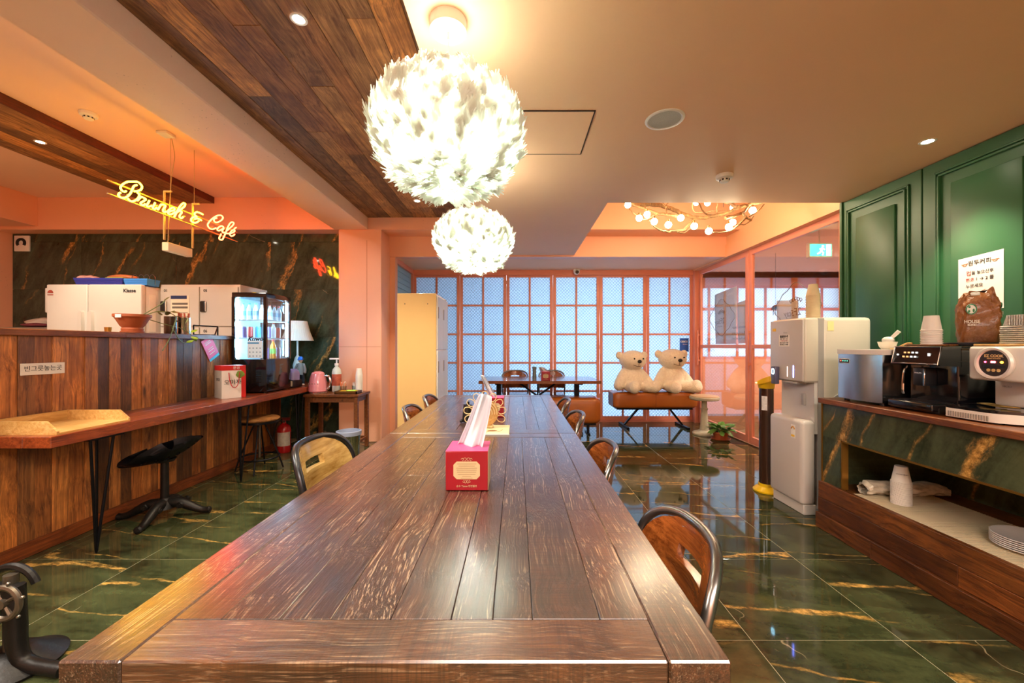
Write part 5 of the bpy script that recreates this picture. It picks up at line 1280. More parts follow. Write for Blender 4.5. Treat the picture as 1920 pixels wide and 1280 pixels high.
part('shade', pl, pm('pale_pleated_fabric', '#E6E4D4', .8), t, smooth=False)
t = thing('capsule_machine', (-2.62, 4.60, .77), 'black coffee machine with lilac dome lid on the ledge', 'coffee machine')
part('body', B().box(-2.72, -2.52, 4.52, 4.72, .772, .86, .012, 2).box(-2.72, -2.62, 4.54, 4.70, .86, .95, .01, 2), DARKP, t)
part('dome', B().lathe([(.068, .86), (.066, .93), (.055, .965), (.03, .985), (0, .988)], (-2.565, 4.60, 0), 26), pm('lilac_plastic', '#8C82B4', .3), t)
part('drip_panel', B().box(-2.60, -2.53, 4.512, 4.522, .79, .85, .003, 1), pm('cream_plastic', '#D8C2A8', .4), t)
t = thing('figurine', (-2.62, 4.86, .77), 'small standing figurine with blue cap and grey coat on the ledge', 'figurine')
sk = B()
def limb(pts, rr): sk.tube(spline(pts, 3), rr if not isinstance(rr, list) else [rr[0] + (rr[1] - rr[0]) * i / (3 * (len(pts) - 1)) for i in range(3 * (len(pts) - 1) + 1)], 10)
limb([(-2.645, 4.86, .775), (-2.642, 4.86, .85), (-2.635, 4.86, .92)], [.016, .024]); limb([(-2.585, 4.86, .775), (-2.59, 4.86, .85), (-2.605, 4.86, .92)], [.016, .024])
part('trousers', sk, pm('dark_cloth', '#22242C', .8), t)
sk = B(); limb([(-2.62, 4.86, .90), (-2.62, 4.86, .98), (-2.62, 4.86, 1.04)], [.04, .03]); limb([(-2.655, 4.86, 1.03), (-2.68, 4.85, .97), (-2.665, 4.83, .93)], [.015, .012]); limb([(-2.585, 4.86, 1.03), (-2.56, 4.85, .97), (-2.55, 4.83, .92)], [.015, .012])
part('coat', sk, pm('grey_cloth', '#8A8A88', .8), t)
part('head', B().ball((-2.62, 4.858, 1.075), (.024, .026, .03), 14, 10).cyl((-2.62, 4.86, 1.03), (-2.62, 4.86, 1.06), .012, n=10), pm('skin_vinyl', '#C99A78', .6), t)
part('cap', B().lathe([(.029, 1.075), (.031, 1.095), (.022, 1.115), (0, 1.122)], (-2.62, 4.86, 0), 16).box(-2.64, -2.60, 4.815, 4.845, 1.076, 1.082), pm('blue_cloth', '#1E62B8', .7), t)
part('shoes', B().ball((-2.645, 4.85, .782), (.018, .03, .012), 10, 8).ball((-2.585, 4.85, .782), (.018, .03, .012), 10, 8), PAPER, t)
solo('cable', B().tube(spline([(-2.60, 5.0, .776), (-2.54, 5.05, .776), (-2.52, 5.12, .776), (-2.58, 5.16, .776), (-2.62, 5.10, .778), (-2.56, 5.02, .78), (-2.50, 5.05, .776), (-2.49, 5.18, .776)], 6), .005, 6), WHITEM, 'coiled white cable on the far end of the ledge', 'cable', base=(-2.56, 5.08, .77))

# ------------------------------------------------------------------ on the small wooden stand
kx, ky, kz = -2.36, 4.76, .685
t = thing('electric_kettle', (kx, ky, kz), 'rounded pink electric kettle on the wooden stand', 'kettle')
PINK = pm('pink_enamel', '#E08A92', .22, coat=.6)
part('base', B().lathe([(0, kz), (.105, kz), (.108, kz + .012), (.10, kz + .02), (0, kz + .02)], (kx, ky, 0), 36), pm('chrome', '#C8C8C8', .12, 1), t)
part('body', B().lathe([(.098, kz + .021), (.105, kz + .03), (.10, kz + .10), (.088, kz + .18), (.075, kz + .225), (.073, kz + .232), (0, kz + .233)], (kx, ky, 0), 40), PINK, t)
part('lid', B().lathe([(.072, kz + .234), (.06, kz + .252), (.03, kz + .262), (0, kz + .264)], (kx, ky, 0), 36), PINK, t)
part('handle', B().tube(spline([(kx + .08, ky, kz + .21), (kx + .13, ky, kz + .20), (kx + .15, ky, kz + .13), (kx + .125, ky, kz + .06), (kx + .105, ky, kz + .05)], 5), .013, 8), pm('chrome', '#C8C8C8', .12, 1), t)
for k in range(4): part('letter_mark', B().ball((kx - .05 + .03 * k, ky - .098 + abs(k - 1.5) * .006, kz + .12), (.006, .004, .007), 10, 6), pm('chrome', '#C8C8C8', .12, 1), t)
sx_, sy_ = -2.20, 4.90
t = thing('pump_bottle', (sx_, sy_, kz), 'clear hand sanitizer pump bottle behind the pink kettle', 'bottle')
part('body', B().lathe([(0, kz), (.05, kz), (.055, kz + .01), (.055, kz + .24), (.045, kz + .28), (.02, kz + .31), (.018, kz + .325)], (sx_, sy_, 0), 28), pm('clear_gel', '#C8D2CC', .12, var=.03), t)
part('label', B().lathe([(.0556, kz + .08), (.0556, kz + .22)], (sx_, sy_, 0), 28), pm('red_white_label', '#B0563E', .5, var=.5, vs=30), t)
part('pump', B().cyl((sx_, sy_, kz + .322), (sx_, sy_, kz + .35), .024, n=18).cyl((sx_, sy_, kz + .35), (sx_, sy_, kz + .40), .009, n=10).box(sx_ - .085, sx_ + .03, sy_ - .012, sy_ + .012, kz + .395, kz + .415, .005, 2), WHITEM, t)
def cup_stack(x, y, z, n, r0, r1, h, step, label, upside=True, mat=None, nm='paper_cup_stack', textstr=None, face='-Y'):
    """n nested cups; every cup is a part"""
    t = thing(nm, (x, y, z), label, 'cup stack')
    mat = mat or PAPER
    for k in range(n):
        zz = z + step * k
        pr = [(r1 + .003, zz), (r1 + .003, zz + .004), (r1, zz + .005), (r0, zz + h), (r0 - .003, zz + h), (0, zz + h - .006)] if upside else [(0, zz), (r0, zz), (r1, zz + h), (r1 + .003, zz + h), (r1 + .002, zz + h + .003)]
        if upside and k < n - 1: pr = [(r1 + .003, zz), (r1 + .003, zz + .004), (r1, zz + .005), (r1 + (r0 - r1) * (step * 1.4 / h), zz + step * 1.4)]
        if not upside and k > 0: pr = [(r1 + (r0 - r1) * (step * 1.5 / h), zz + h - step * 1.5), (r1, zz + h), (r1 + .003, zz + h), (r1 + .002, zz + h + .003), (r1 - .004, zz + h - .01)]
        part('cup', B().lathe(pr, (x, y, 0), 28), mat, t)
    return t
cup_stack(-1.925, 4.90, kz, 16, .029, .040, .085, .0135, 'tall stack of white paper cups on the wooden stand', True)
for (x, y, n, c, lab, v) in ((-2.11, 4.88, 26, '#C99A7A', 'clear tumbler of coffee stick sachets on the wooden stand', .6), (-1.99, 4.94, 9, '#E8E2D6', 'tumbler of white sugar sticks near the cup stack', .1)):
    t = thing('stick_tumbler', (x, y, kz), lab, 'tumbler')
    part('tumbler', B().lathe([(0, kz), (.034, kz), (.04, kz + .075), (.038, kz + .075), (.033, kz + .004), (0, kz + .004)], (x, y, 0), 24), thin_glass('tumbler_glass', '#E8EEEE'), t)
    rs = random.Random(n)
    for k in range(n):
        a = rs.random() * 6.28; r = .022 * rs.random()
        part('stick', B().box(-.006, .006, -.0025, .0025, 0, .105 + .02 * rs.random(), .001, 1, mtx=Matrix.Translation((x + r * math.cos(a), y + r * math.sin(a), kz + .006)) @ Euler((rs.uniform(-.2, .2), rs.uniform(-.2, .2), a)).to_matrix().to_4x4()), pm('stick_%s_%d' % (c[1:], k % 3), [c, '#E4E0D8', '#D87A4A' if v > .3 else '#DAD2C2'][k % 3], .5), t)
t = thing('wood_tray', (-1.98, 4.74, kz), 'small yellow-lined tray of sachets at the front of the stand', 'tray')
part('tray', B().box(-2.12, -1.86, 4.66, 4.82, kz + .0005, kz + .008).box(-2.12, -1.86, 4.66, 4.672, kz, kz + .035).box(-2.12, -1.86, 4.808, 4.82, kz, kz + .035).box(-2.12, -2.108, 4.66, 4.82, kz, kz + .035).box(-1.872, -1.86, 4.66, 4.82, kz, kz + .035), pm('dark_lacquer', '#5A3414', .3), t, smooth=False)
part('liner', B().box(-2.10, -1.88, 4.675, 4.805, kz + .009, kz + .03, .004, 1), pm('yellow_liner', '#D8B01E', .5), t)
part('sachet', B().box(-2.0, -1.90, 4.70, 4.76, kz + .031, kz + .042, .004, 2), pm('lime_sachet', '#A8D048', .4, var=.3, vs=50), t)

# fire extinguisher, steel bin
ex, ey = -2.74, 4.72
t = thing('fire_extinguisher', (ex, ey, 0), 'red fire extinguisher on the floor by the bar end', 'fire extinguisher')
part('cylinder', B().lathe([(0, .0), (.070, .0), (.074, .012), (.074, .26), (.065, .30), (.04, .325), (.022, .335), (.02, .36), (0, .36)], (ex, ey, 0), 32), pm('red_enamel', '#B8181A', .25, coat=.5), t)
part('label', B().grid(lambda u, v: Vector((ex + .0748 * math.cos(R(235 + 120 * u)), ey + .0748 * math.sin(R(235 + 120 * u)), .08 + .16 * v)), 14, 3), pm('extinguisher_label', '#C9BCA8', .5, var=.35, vs=40), t)
part('valve', B().cyl((ex, ey, .355), (ex, ey, .375), .016, n=12).box(ex - .02, ex + .07, ey - .01, ey + .01, .372, .382, .003, 1).box(ex - .03, ex + .075, ey - .009, ey + .009, .392, .400, .003, 1), pm('red_lever', '#A01A16', .35), t)
part('gauge', B().cyl((ex + .01, ey - .018, .362), (ex + .01, ey - .03, .362), .015, n=16), STEEL, t)
part('hose', B().tube(spline([(ex - .018, ey, .36), (ex - .07, ey, .355), (ex - .10, ey - .01, .27), (ex - .11, ey - .02, .15), (ex - .10, ey - .02, .10)], 5), .008, 8), pm('black_rubber', '#141414', .6), t)
bxx, byy = -1.85, 4.42
t = thing('waste_bin', (bxx, byy, 0), 'round steel waste bin in front of the wooden stand', 'bin')
part('bin', B().lathe([(0, 0), (.105, 0), (.125, .29), (.13, .30), (.13, .31), (.122, .31), (.10, .01), (0, .01)], (bxx, byy, 0), 36), pm('mirror_steel', '#C9C6BE', .12, 1.0, var=.03), t)
part('liner', B().lathe([(.131, .27), (.133, .312), (.12, .316), (.11, .2), (.09, .05)], (bxx, byy, 0), 30), pm('blue_grey_liner', '#9AA6BE', .3), t)

# cream steel locker beside the pillar
t = thing('steel_locker', (-1.04, 4.52, 0), 'cream steel locker with plain glossy side at end of table', 'locker')
CREAM = pm('cream_enamel', '#E3BE7C', .22, var=.02, coat=.3)
part('carcass', B().box(-1.25, -.842, 4.2, 4.83, .03, 1.80, .004, 1), CREAM, t)
part('plinth', B().box(-1.23, -.86, 4.22, 4.81, 0, .03), DARKP, t)
LKW = pm('locker_door_white', '#D9D6CC', .3)
for j in range(2):
    for i in range(3):
        y0 = 4.21 + .308 * j; z0 = .06 + .575 * i
        d = part('door', B().box(-.842, -.825, y0, y0 + .302, z0, z0 + .565, .003, 1), LKW, t)
        part('handle_recess', B().box(-.827, -.8235, y0 + .03, y0 + .055, z0 + .33, z0 + .45), DARKP, d)
        part('number_plate', B().box(-.827, -.823, y0 + .012, y0 + .03, z0 + .33, z0 + .45), pm('tan_plate', '#B89A5A', .4), d)
part('rivet', B().ball((-1.17, 4.1985, 1.69), .005, 8, 6).ball((-.93, 4.1985, 1.69), .005, 8, 6), DARKP, t)

# ================================================================== RIGHT SIDE: PURIFIER AND COUNTER APPLIANCES
CRM = pm('cream_plastic_shell', '#C9C3B2', .35, var=.02)
WSH = pm('warm_white_plastic', '#C6BFB6', .3, var=.02)
GRY = pm('mid_grey_plastic', '#A29E98', .4)
t = thing('water_purifier', (2.35, 3.12, 0), 'tall white water and ice purifier standing at end of the counter', 'water purifier')
part('rear_body', B().box(2.245, 2.61, 2.93, 3.31, .05, 1.46, .03, 3), CRM, t)
part('joint_strip', B().box(2.215, 2.26, 2.936, 3.305, .05, 1.452), GRY, t)
part('head', B().box(2.112, 2.225, 2.932, 3.31, .975, 1.458, .02, 3), CRM, t)
hf = part('head_front', B().box(2.10, 2.114, 2.934, 3.308, .985, 1.448, .012, 3), WSH, t)
part('alcove_back', B().box(2.19, 2.235, 2.94, 3.30, .60, 1.0), pm('alcove_grey', '#C9C4BC', .4), t)
lf = part('lower_cover', B().box(2.092, 2.20, 2.932, 3.312, .075, .70, .03, 3), WSH, t)
part('plinth', B().box(2.12, 2.60, 2.95, 3.30, .0, .075, .004, 1), pm('plinth_white', '#CFC9BE', .4), t)
part('side_skirt', B().prism([(2.26, .03), (2.60, .03), (2.60, .90), (2.36, .90), (2.30, .86), (2.26, .78)], 2.922, 2.932, 'Y'), GRY, t)
sp = part('dispenser', B().box(2.065, 2.10, 3.19, 3.245, .945, 1.085, .006, 2), pm('slate_plastic', '#5E5E72', .3), t)
part('ring_light', B().tube([(2.0645, 3.218 + .015 * math.copysign(abs(math.cos(a)) ** .6, math.cos(a)), 1.045 + .02 * math.copysign(abs(math.sin(a)) ** .6, math.sin(a))) for a in [2 * math.pi * k / 20 for k in range(20)]], .0025, 5, closed=True), emit('ice_blue_led', '#9FE0FF', 9), sp)
part('nozzle', B().cyl((2.12, 3.12, .955), (2.12, 3.12, .975), .012, n=12).box(2.10, 2.18, 3.0, 3.17, .962, .978, .004, 1), GRY, t)
part('hot_light', B().box(2.0988, 2.1005, 3.094, 3.102, 1.01, 1.09), emit('pink_led', '#FFC0A8', 1.4), hf, smooth=False)
part('cold_light', B().box(2.0988, 2.1005, 3.026, 3.036, 1.01, 1.10), emit('blue_led', '#6F80FF', 8), hf, smooth=False)
part('lever', B().box(2.17, 2.192, 3.02, 3.05, .80, .89, .006, 2), GRY, t)
st = part('sticker', B().box(2.0985, 2.1003, 3.075, 3.195, 1.245, 1.335), PAPER, hf, smooth=False)
text('얼음정수기', .021, INK, st, (2.098, 3.135, 1.321), '-X', bold=.0008)
for k, s in enumerate(('정수 · 냉수 · 온수', '뜨거운 물 주의', '사용 후 컵은 수거함', '얼음 버튼 누르세요')): text(s, .0125, REDINK if k == 1 else INK, st, (2.098, 3.135, 1.302 - .0145 * k), '-X')
part('sticker', B().box(2.0985, 2.1003, 3.235, 3.275, 1.365, 1.39), pm('yellow_sticker', '#E6B81E', .5), hf, smooth=False)
text('SK magic', .012, GRY, hf, (2.098, 3.12, 1.352), '-X')
part('sticker', B().box(2.28, 2.325, 2.9285, 2.93, 1.36, 1.43), pm('pale_yellow_sticker', '#EBDC9A', .5), t, smooth=False)
es = part('energy_label', B().box(2.0905, 2.093, 3.0, 3.045, .555, .655), PAPER, lf, smooth=False)
part('energy_arc', B().tube([(2.09, 3.022 + .017 * math.cos(a), .622 + .017 * math.sin(a)) for a in [math.pi * k / 10 for k in range(11)]], .005, 6), pm('energy_multicolour', '#C98A2E', .5, var=.6, vs=60), es)
part('energy_bar', B().box(2.089, 2.0908, 3.005, 3.04, .565, .58), pm('yellow_sticker', '#E6B81E', .5), es, smooth=False)
cup_stack(2.30, 3.10, 1.461, 15, .028, .046, .09, .0125, 'tall stack of cream paper cups on top of the purifier', True, pm('cream_paper', '#E3D2A8', .7))

cx, cy = 2.157, 3.45
t = thing('cup_collector', (cx, cy, 0), 'brown tube cup collector with yellow funnel top and base', 'bin')
YEL = pm('yellow_plastic', '#E2B90C', .35)
part('base', B().lathe([(0, 0), (.10, 0), (.102, .012), (.085, .03), (.062, .045), (.06, .07), (0, .07)], (cx, cy, 0), 36), YEL, t)
part('tube', B().lathe([(.056, .06), (.056, .90)], (cx, cy, 0), 32), pm('smoked_brown_tube', '#3A241A', .12, coat=.5), t)
fb = B(); n = 32
lo = [fb.bm.verts.new((cx + .06 * math.cos(2 * math.pi * k / n), cy + .06 * math.sin(2 * math.pi * k / n), .885)) for k in range(n)]
md = [fb.bm.verts.new((cx + .064 * math.cos(2 * math.pi * k / n), cy + .064 * math.sin(2 * math.pi * k / n), .92)) for k in range(n)]
hi = [fb.bm.verts.new((cx + (.088 if math.cos(2 * math.pi * k / n) < 0 else .07) * math.cos(2 * math.pi * k / n), cy + .075 * math.sin(2 * math.pi * k / n), .955 + .035 * math.cos(2 * math.pi * k / n))) for k in range(n)]
inn = [fb.bm.verts.new((cx + .05 * math.cos(2 * math.pi * k / n), cy + .05 * math.sin(2 * math.pi * k / n), .91)) for k in range(n)]
for A, C in ((lo, md), (md, hi), (hi, inn)):
    for k in range(n): fb.bm.faces.new((A[k], A[(k + 1) % n], C[(k + 1) % n], C[k]))
part('funnel', fb, YEL, t)
part('sticker', B().grid(lambda u, v: Vector((cx + .0568 * math.cos(R(200 + 45 * u)), cy + .0568 * math.sin(R(200 + 45 * u)), .70 + .12 * v)), 6, 3), pm('cup_sticker', '#D8D6D0', .5, var=.4, vs=60), t)

CT = .89
# stainless ice maker with bowed front
t = thing('ice_maker', (2.36, 2.53, CT), 'stainless steel ice maker with white lid on the counter', 'ice maker')
b = B(); NN = 13
front = [(2.165 - .022 * math.sin(math.pi * k / (NN - 1)), 2.365 + .325 * k / (NN - 1)) for k in range(NN)]
poly = [(2.55, 2.365)] + front + [(2.55, 2.69)]
b.prism(poly, CT + .018, 1.195)
part('body', b, pm('brushed_stainless', '#B9B6B0', .22, 1.0, var=.05, vs=6), t)
part('lid', B().prism([(2.36 + (x - 2.36) * 1.02, 2.5275 + (y - 2.5275) * 1.02) for x, y in poly], 1.196, 1.226), pm('ivory_lid', '#E0D8CC', .35), t)
for (x, y) in ((2.20, 2.40), (2.20, 2.66), (2.5, 2.40), (2.5, 2.66)): part('foot', B().cyl((x, y, CT), (x, y, CT + .019), .015, n=12), DARKP, t)
dp = part('display', B().box(2.145, 2.152, 2.57, 2.66, 1.135, 1.168, .004, 2), WSH, t)
part('display_glass', B().box(2.1435, 2.1455, 2.577, 2.653, 1.141, 1.162), DARKP, dp, smooth=False)
for k in range(4): part('indicator', B().ball((2.143, 2.59 + .017 * k, 1.152), .0035, 8, 6), emit('green_led', '#57B08A', 1.5) if k < 3 else emit('red_led', '#FF4030', 3), dp)
# white scoop in bowl on the lid
t = thing('ice_scoop_bowl', (2.32, 2.50, 1.226), 'white bowl holding a plastic ice scoop on the ice maker', 'bowl')
part('bowl', B().lathe([(0, 1.227), (.028, 1.227), (.04, 1.245), (.048, 1.275), (.044, 1.275), (.035, 1.245), (0, 1.235)], (2.32, 2.50, 0), 28), pm('white_plastic', '#D8D4C4', .35), t)
part('scoop', B().ball((2.32, 2.495, 1.285), (.028, .034, .022), 16, 10).cyl((2.325, 2.485, 1.292), (2.345, 2.45, 1.34), .009, .011, 12), pm('scoop_white', '#E6E2D8', .3), t)

# black bean-to-cup coffee machine
t = thing('coffee_machine', (2.40, 2.21, CT), 'black automatic coffee machine with angled touch panel on the counter', 'coffee machine')
y0, y1 = 2.08, 2.34
part('body', B().box(2.30, 2.64, y0, y1, CT + .03, 1.248, .012, 3), GLB, t)
part('base', B().box(2.20, 2.64, y0, y1, CT + .002, CT + .035, .006, 2), DARKP, t)
part('drip_tray', B().box(2.165, 2.31, y0 + .005, y1 - .005, CT + .012, CT + .055, .01, 3), GLB, t)
part('drip_grid', B().box(2.18, 2.30, y0 + .02, y1 - .02, CT + .055, CT + .058), pm('dark_grid', '#2A2A2C', .3, .6, bump=.6, bs=120), t)
hd = part('head', B().prism([(2.315, 1.248), (2.215, 1.243), (2.195, 1.155), (2.205, 1.145), (2.315, 1.14)], y0, y1, 'Y'), GLB, t)
part('panel_rim', B().tube([(2.213, y0 + .003, 1.244), (2.193, y0 + .003, 1.152), (2.193, y1 - .003, 1.152), (2.213, y1 - .003, 1.244)], .0035, 6, closed=True), pm('chrome', '#C8C8C8', .12, 1), hd)
ICON = emit('panel_icon', '#E8E0D6', .9)
for k in range(4):
    for j in range(2): part('icon', B().box(2.200 + .0085 * j - .001 - .0032, 2.2005 + .0085 * j - .0015, y1 - .075 - .022 * k, y1 - .065 - .022 * k, 1.185 + .023 * j, 1.194 + .023 * j), ICON if k > 1 else emit('panel_icon_warm', '#E09A60', .8), hd, smooth=False)
part('icon', B().ball((2.2035, y1 - .03, 1.20), .005, 8, 6), ICON, hd)
part('icon', B().box(2.202, 2.2045, y0 + .05, y0 + .062, 1.195, 1.21), ICON, hd, smooth=False)
part('spout', B().box(2.225, 2.30, 2.185, 2.245, 1.03, 1.13, .006, 2), DARKP, t)
part('spout_chrome', B().box(2.222, 2.228, 2.178, 2.188, 1.03, 1.125, .002, 1), pm('chrome', '#C8C8C8', .12, 1), t)
text('PHILIPS', .012, WHITEM, t, (2.2235, 2.215, 1.10), '-X')
part('steam_wand', B().tube(spline([(2.26, 2.315, 1.135), (2.245, 2.318, 1.09), (2.24, 2.318, 1.0), (2.245, 2.318, .975)], 4), .007, 8), pm('chrome', '#C8C8C8', .12, 1), t)
g_ = B()
for k in range(9):
    for j in range(4):
        if (k + j) % 2 == 0: g_.box(2.40 + .012 * k, 2.406 + .012 * k, y0 - .0015, y0 + .002, 1.195 + .011 * j, 1.201 + .011 * j)
part('side_grille', g_, pm('dark_vent', '#15130F', .8), t, smooth=False)
part('side_seam', B().box(2.30, 2.64, y0 - .001, y0 + .002, 1.165, 1.168).box(2.36, 2.363, y0 - .001, y0 + .002, 1.168, 1.245), pm('seam_grey', '#3A3A3C', .5), t, smooth=False)
part('hopper_lid', B().box(2.40, 2.63, y0 + .02, y1 - .02, 1.249, 1.268, .004, 2), DARKP, t)
# upturned cups on small tray
t = thing('wood_tray', (2.335, 2.25, 1.249), 'thin wooden tray under upturned paper cups on the coffee machine', 'tray')
part('board', B().box(2.27, 2.395, 2.165, 2.335, 1.2495, 1.257, .002, 1), CTW, t)
cup_stack(2.335, 2.25, 1.258, 9, .031, .043, .085, .0095, 'upturned stack of white paper cups beside the coffee bag', True)
solo('wood_spoon', B().tube(spline([(2.30, 2.43, 1.229), (2.31, 2.37, 1.262), (2.315, 2.34, 1.264)], 4), .005, 6).ball((2.298, 2.44, 1.231), (.012, .018, .004), 12, 8), PINE, 'small pale wooden spoon lying against the cup tray', 'spoon', base=(2.30, 2.40, 1.227))

# coffee bean bag
t = thing('coffee_bag', (2.525, 2.19, 1.268), 'brown foil coffee bean bag with green round logo', 'bag', None, R(-38)); t.scale = (.70, .78, .97)
b = B(); NU, NV = 48, 22
def bagf(u, v):
    a = 2 * math.pi * u; c, s = math.cos(a), math.sin(a)
    hw = .105 + .010 * math.sin(math.pi * v) - .028 * max(0, (v - .72) / .28) ** 1.2
    hd = .065 * (1 - max(0, (v - .62) / .38) ** 1.5 * .72)
    p = .45
    wr = .006 * (math.sin(9 * a + 14 * v) * math.sin(17 * v + 3 * a) + .6 * math.sin(23 * v - 5 * a)) * (.4 + v)
    x = (hw + wr) * math.copysign(abs(c) ** p, c); y = (hd + wr) * math.copysign(abs(s) ** p, s)
    z = .285 * v + (.012 * math.sin(6 * a) * max(0, v - .8) * 5) + (.016 * c * max(0, v - .8) * 5)
    return Vector((x, y, z))
b.grid(bagf, NU, NV, True)
b.bm.faces.new([v for v in b.bm.verts if v.co.z < 1e-5 and True][:0] or list(b.bm.verts)[:NU][::-1])
b.bm.verts.ensure_lookup_table(); b.bm.faces.new(list(b.bm.verts)[(NV - 1) * NU:NV * NU])
part('pouch', b, pm('brown_foil', '#86501F', .42, var=.3, vs=18, bump=.9, bs=26, coat=.1), t, local=True)
lg = part('logo', B().lathe([(0, 0), (.030, 0), (.030, .002), (0, .002)], n=32).xf(Matrix.Translation((-.048, -.0745, .185)) @ Matrix.Rotation(R(90), 4, 'X')), pm('logo_white', '#E2E6DC', .5), t, local=True)
part('logo_ring', B().tube([(-.048 + .0265 * math.cos(a), -.0768, .185 + .0265 * math.sin(a)) for a in [2 * math.pi * k / 28 for k in range(28)]], .0032, 6, closed=True).ball((-.058, -.077, .198), (.007, .001, .006), 8, 6).ball((-.036, -.077, .178), (.006, .001, .010), 8, 6).ball((-.06, -.077, .174), (.006, .001, .008), 8, 6), pm('logo_green', '#1E7A48', .5), lg, local=True)
part('tag', B().box(-.05, .0, -.068, -.062, .262, .278, .003, 1), pm('logo_white', '#E2E6DC', .5), t, local=True)
for s, sz, x, y, z, rz in (('HOUSE', .026, -.045, -.0785, .115, 0), ('BLEND', .015, -.045, -.0785, .097, 0), ('HOUSE', .024, .121, -.005, .16, 90), ('BLEND', .014, .121, -.005, .143, 90)):
    o = text(s, sz, pm('bag_print', '#E6DCCB', .6), t, t.location, '-Y', bold=.0006); o.location = (x, y, z); o.rotation_euler = (R(90), 0, R(rz))
part('logo', B().ball((.119, -.005, .205), (.003, .028, .016), 14, 8), pm('logo_green', '#1E7A48', .5), t, local=True)

# white ramen cooker
t = thing('ramen_cooker', (2.40, 1.89, CT), 'white instant noodle cooker with round control dial', 'cooker')
WC = pm('cooker_white', '#DAD3C8', .28, var=.02)
y0, y1 = 1.74, 2.04
base_poly = [(2.19, y0 + .07), (2.17, y0 + .11), (2.17, y1 - .02), (2.19, y1), (2.70, y1), (2.70, y0), (2.28, y0)]
part('base', B().prism(base_poly, CT + .008, CT + .05), WC, t)
part('hob', B().prism([(2.43 + (x - 2.43) * .995, 1.89 + (y - 1.89) * .995) for x, y in base_poly], CT + .05, CT + .063), GLB, t)
v_ = B()
for k in range(16): v_.box(2.168, 2.173, y1 - .035 - .011 * k, y1 - .030 - .011 * k, CT + .012, CT + .036)
part('vent_slots', v_, pm('slot_grey', '#8E877C', .6), t, smooth=False)
part('feet', B().cyl((2.22, y0 + .1, CT), (2.22, y0 + .1, CT + .009), .02, n=12).cyl((2.22, y1 - .05, CT), (2.22, y1 - .05, CT + .009), .02, n=12).cyl((2.62, y0 + .08, CT), (2.62, y0 + .08, CT + .009), .02, n=12), DARKP, t)
part('column', B().box(2.40, 2.70, y0 + .02, y1 - .03, CT + .063, 1.10, .012, 2), WC, t)
hd = part('head', B().box(2.25, 2.70, y0 + .005, y1 - .045, 1.083, 1.248, .016, 3), WC, t)
part('dial_ring', B().lathe([(.058, 0), (.075, .004), (.078, .016), (.072, .024), (.063, .022), (.060, .012)], (0, 0, 0), 40).xf(Matrix.Translation((2.252, 1.875, 1.168)) @ Matrix.Rotation(R(-90), 4, 'Y')), WC, hd)
dl = part('dial_face', B().cyl((2.238, 1.875, 1.168), (2.25, 1.875, 1.168), .061, n=40), pm('dial_brown', '#2E2220', .25), hd)
DX = 2.2372
text('EZ COOK', .017, pm('dial_gold', '#D8B070', .5), dl, (DX, 1.875, 1.202), '-X', bold=.0006)
text('MENU STATION', .0075, pm('dial_gold', '#D8B070', .5), dl, (DX, 1.875, 1.190), '-X')
part('display', B().box(DX - .0004, DX + .001, 1.862, 1.890, 1.167, 1.180), pm('display_red_dark', '#5A0A10', .3), dl, smooth=False)
text('000', .013, emit('red_digits', '#FF5058', 9), dl, (DX - .001, 1.876, 1.1735), '-X', bold=.0006)
part('indicator', B().ball((DX, 1.908, 1.1735), .004, 8, 6), emit('red_led_b', '#FF3050', 9), dl)
part('indicator', B().ball((DX, 1.843, 1.1735), .0055, 8, 6), emit('amber_led', '#FFA21E', 8), dl)
part('button_strip', B().box(DX - .0003, DX + .001, 1.832, 1.918, 1.147, 1.161), pm('strip_black', '#151112', .3), dl, smooth=False)
for k in range(3):
    part('button', B().cyl((DX - .002, 1.895 - .02 * k, 1.135), (DX + .001, 1.895 - .02 * k, 1.135), .0072, n=16), pm('dial_gold', '#D8B070', .5), dl)
sd = B()
for k in range(7):
    for j in range(4): sd.cyl((2.3985, 1.845 - .008 * k + .004 * (j % 2), 1.065 - .008 * j), (2.401, 1.845 - .008 * k + .004 * (j % 2), 1.065 - .008 * j), .0028, n=6)
part('speaker_holes', sd, DARKP, t)
part('badge', B().cyl((2.3985, 1.82, 1.015), (2.401, 1.82, 1.015), .013, n=18), DARKP, t)
text('MICRO', .012, GRY, t, (2.3992, 1.955, 1.05), '-X')
part('chopping_board', B().box(2.26, 2.64, y0 + .02, y1 - .06, 1.2485, 1.259, .003, 1), PINE, t)
FOIL = pm('crinkled_foil', '#D8D4CA', .35, .7, var=.25, vs=60, bump=.9, bs=70)
t = thing('foil_tray_stack', (2.44, 1.83, 1.2595), 'stack of crinkled foil food trays on the cooker board', 'tray stack')
for k in range(9): part('foil_tray', B().box(2.32 + .001 * (k % 3), 2.58, 1.765, 1.925 - .001 * (k % 2), 1.260 + .0095 * k, 1.268 + .0095 * k, .003, 1), FOIL, t)
rb = B().prism([(1.77, 1.346), (1.92, 1.346), (1.905, 1.395), (1.785, 1.395)], 2.335, 2.565, 'X')
for k in range(13): rb.box(2.330, 2.336, 1.783 + .0095 * k, 1.788 + .0095 * k, 1.347, 1.394)
part('upturned_tray', rb, FOIL, t, smooth=False)
solo('tongs', B().tube(spline([(2.33, 2.02, CT + .070), (2.30, 1.97, CT + .074), (2.30, 1.90, CT + .070)], 4), .004, 6).tube(spline([(2.33, 2.02, CT + .070), (2.325, 1.96, CT + .076), (2.33, 1.90, CT + .070)], 4), .004, 6).cyl((2.305, 1.90, CT + .072), (2.32, 1.84, CT + .072), .006, .004, 8), pm('brass_tongs', '#C8AE6A', .3, .8), 'brass-coloured tongs lying on the black cooker hob', 'tongs', base=(2.32, 1.94, CT + .065))

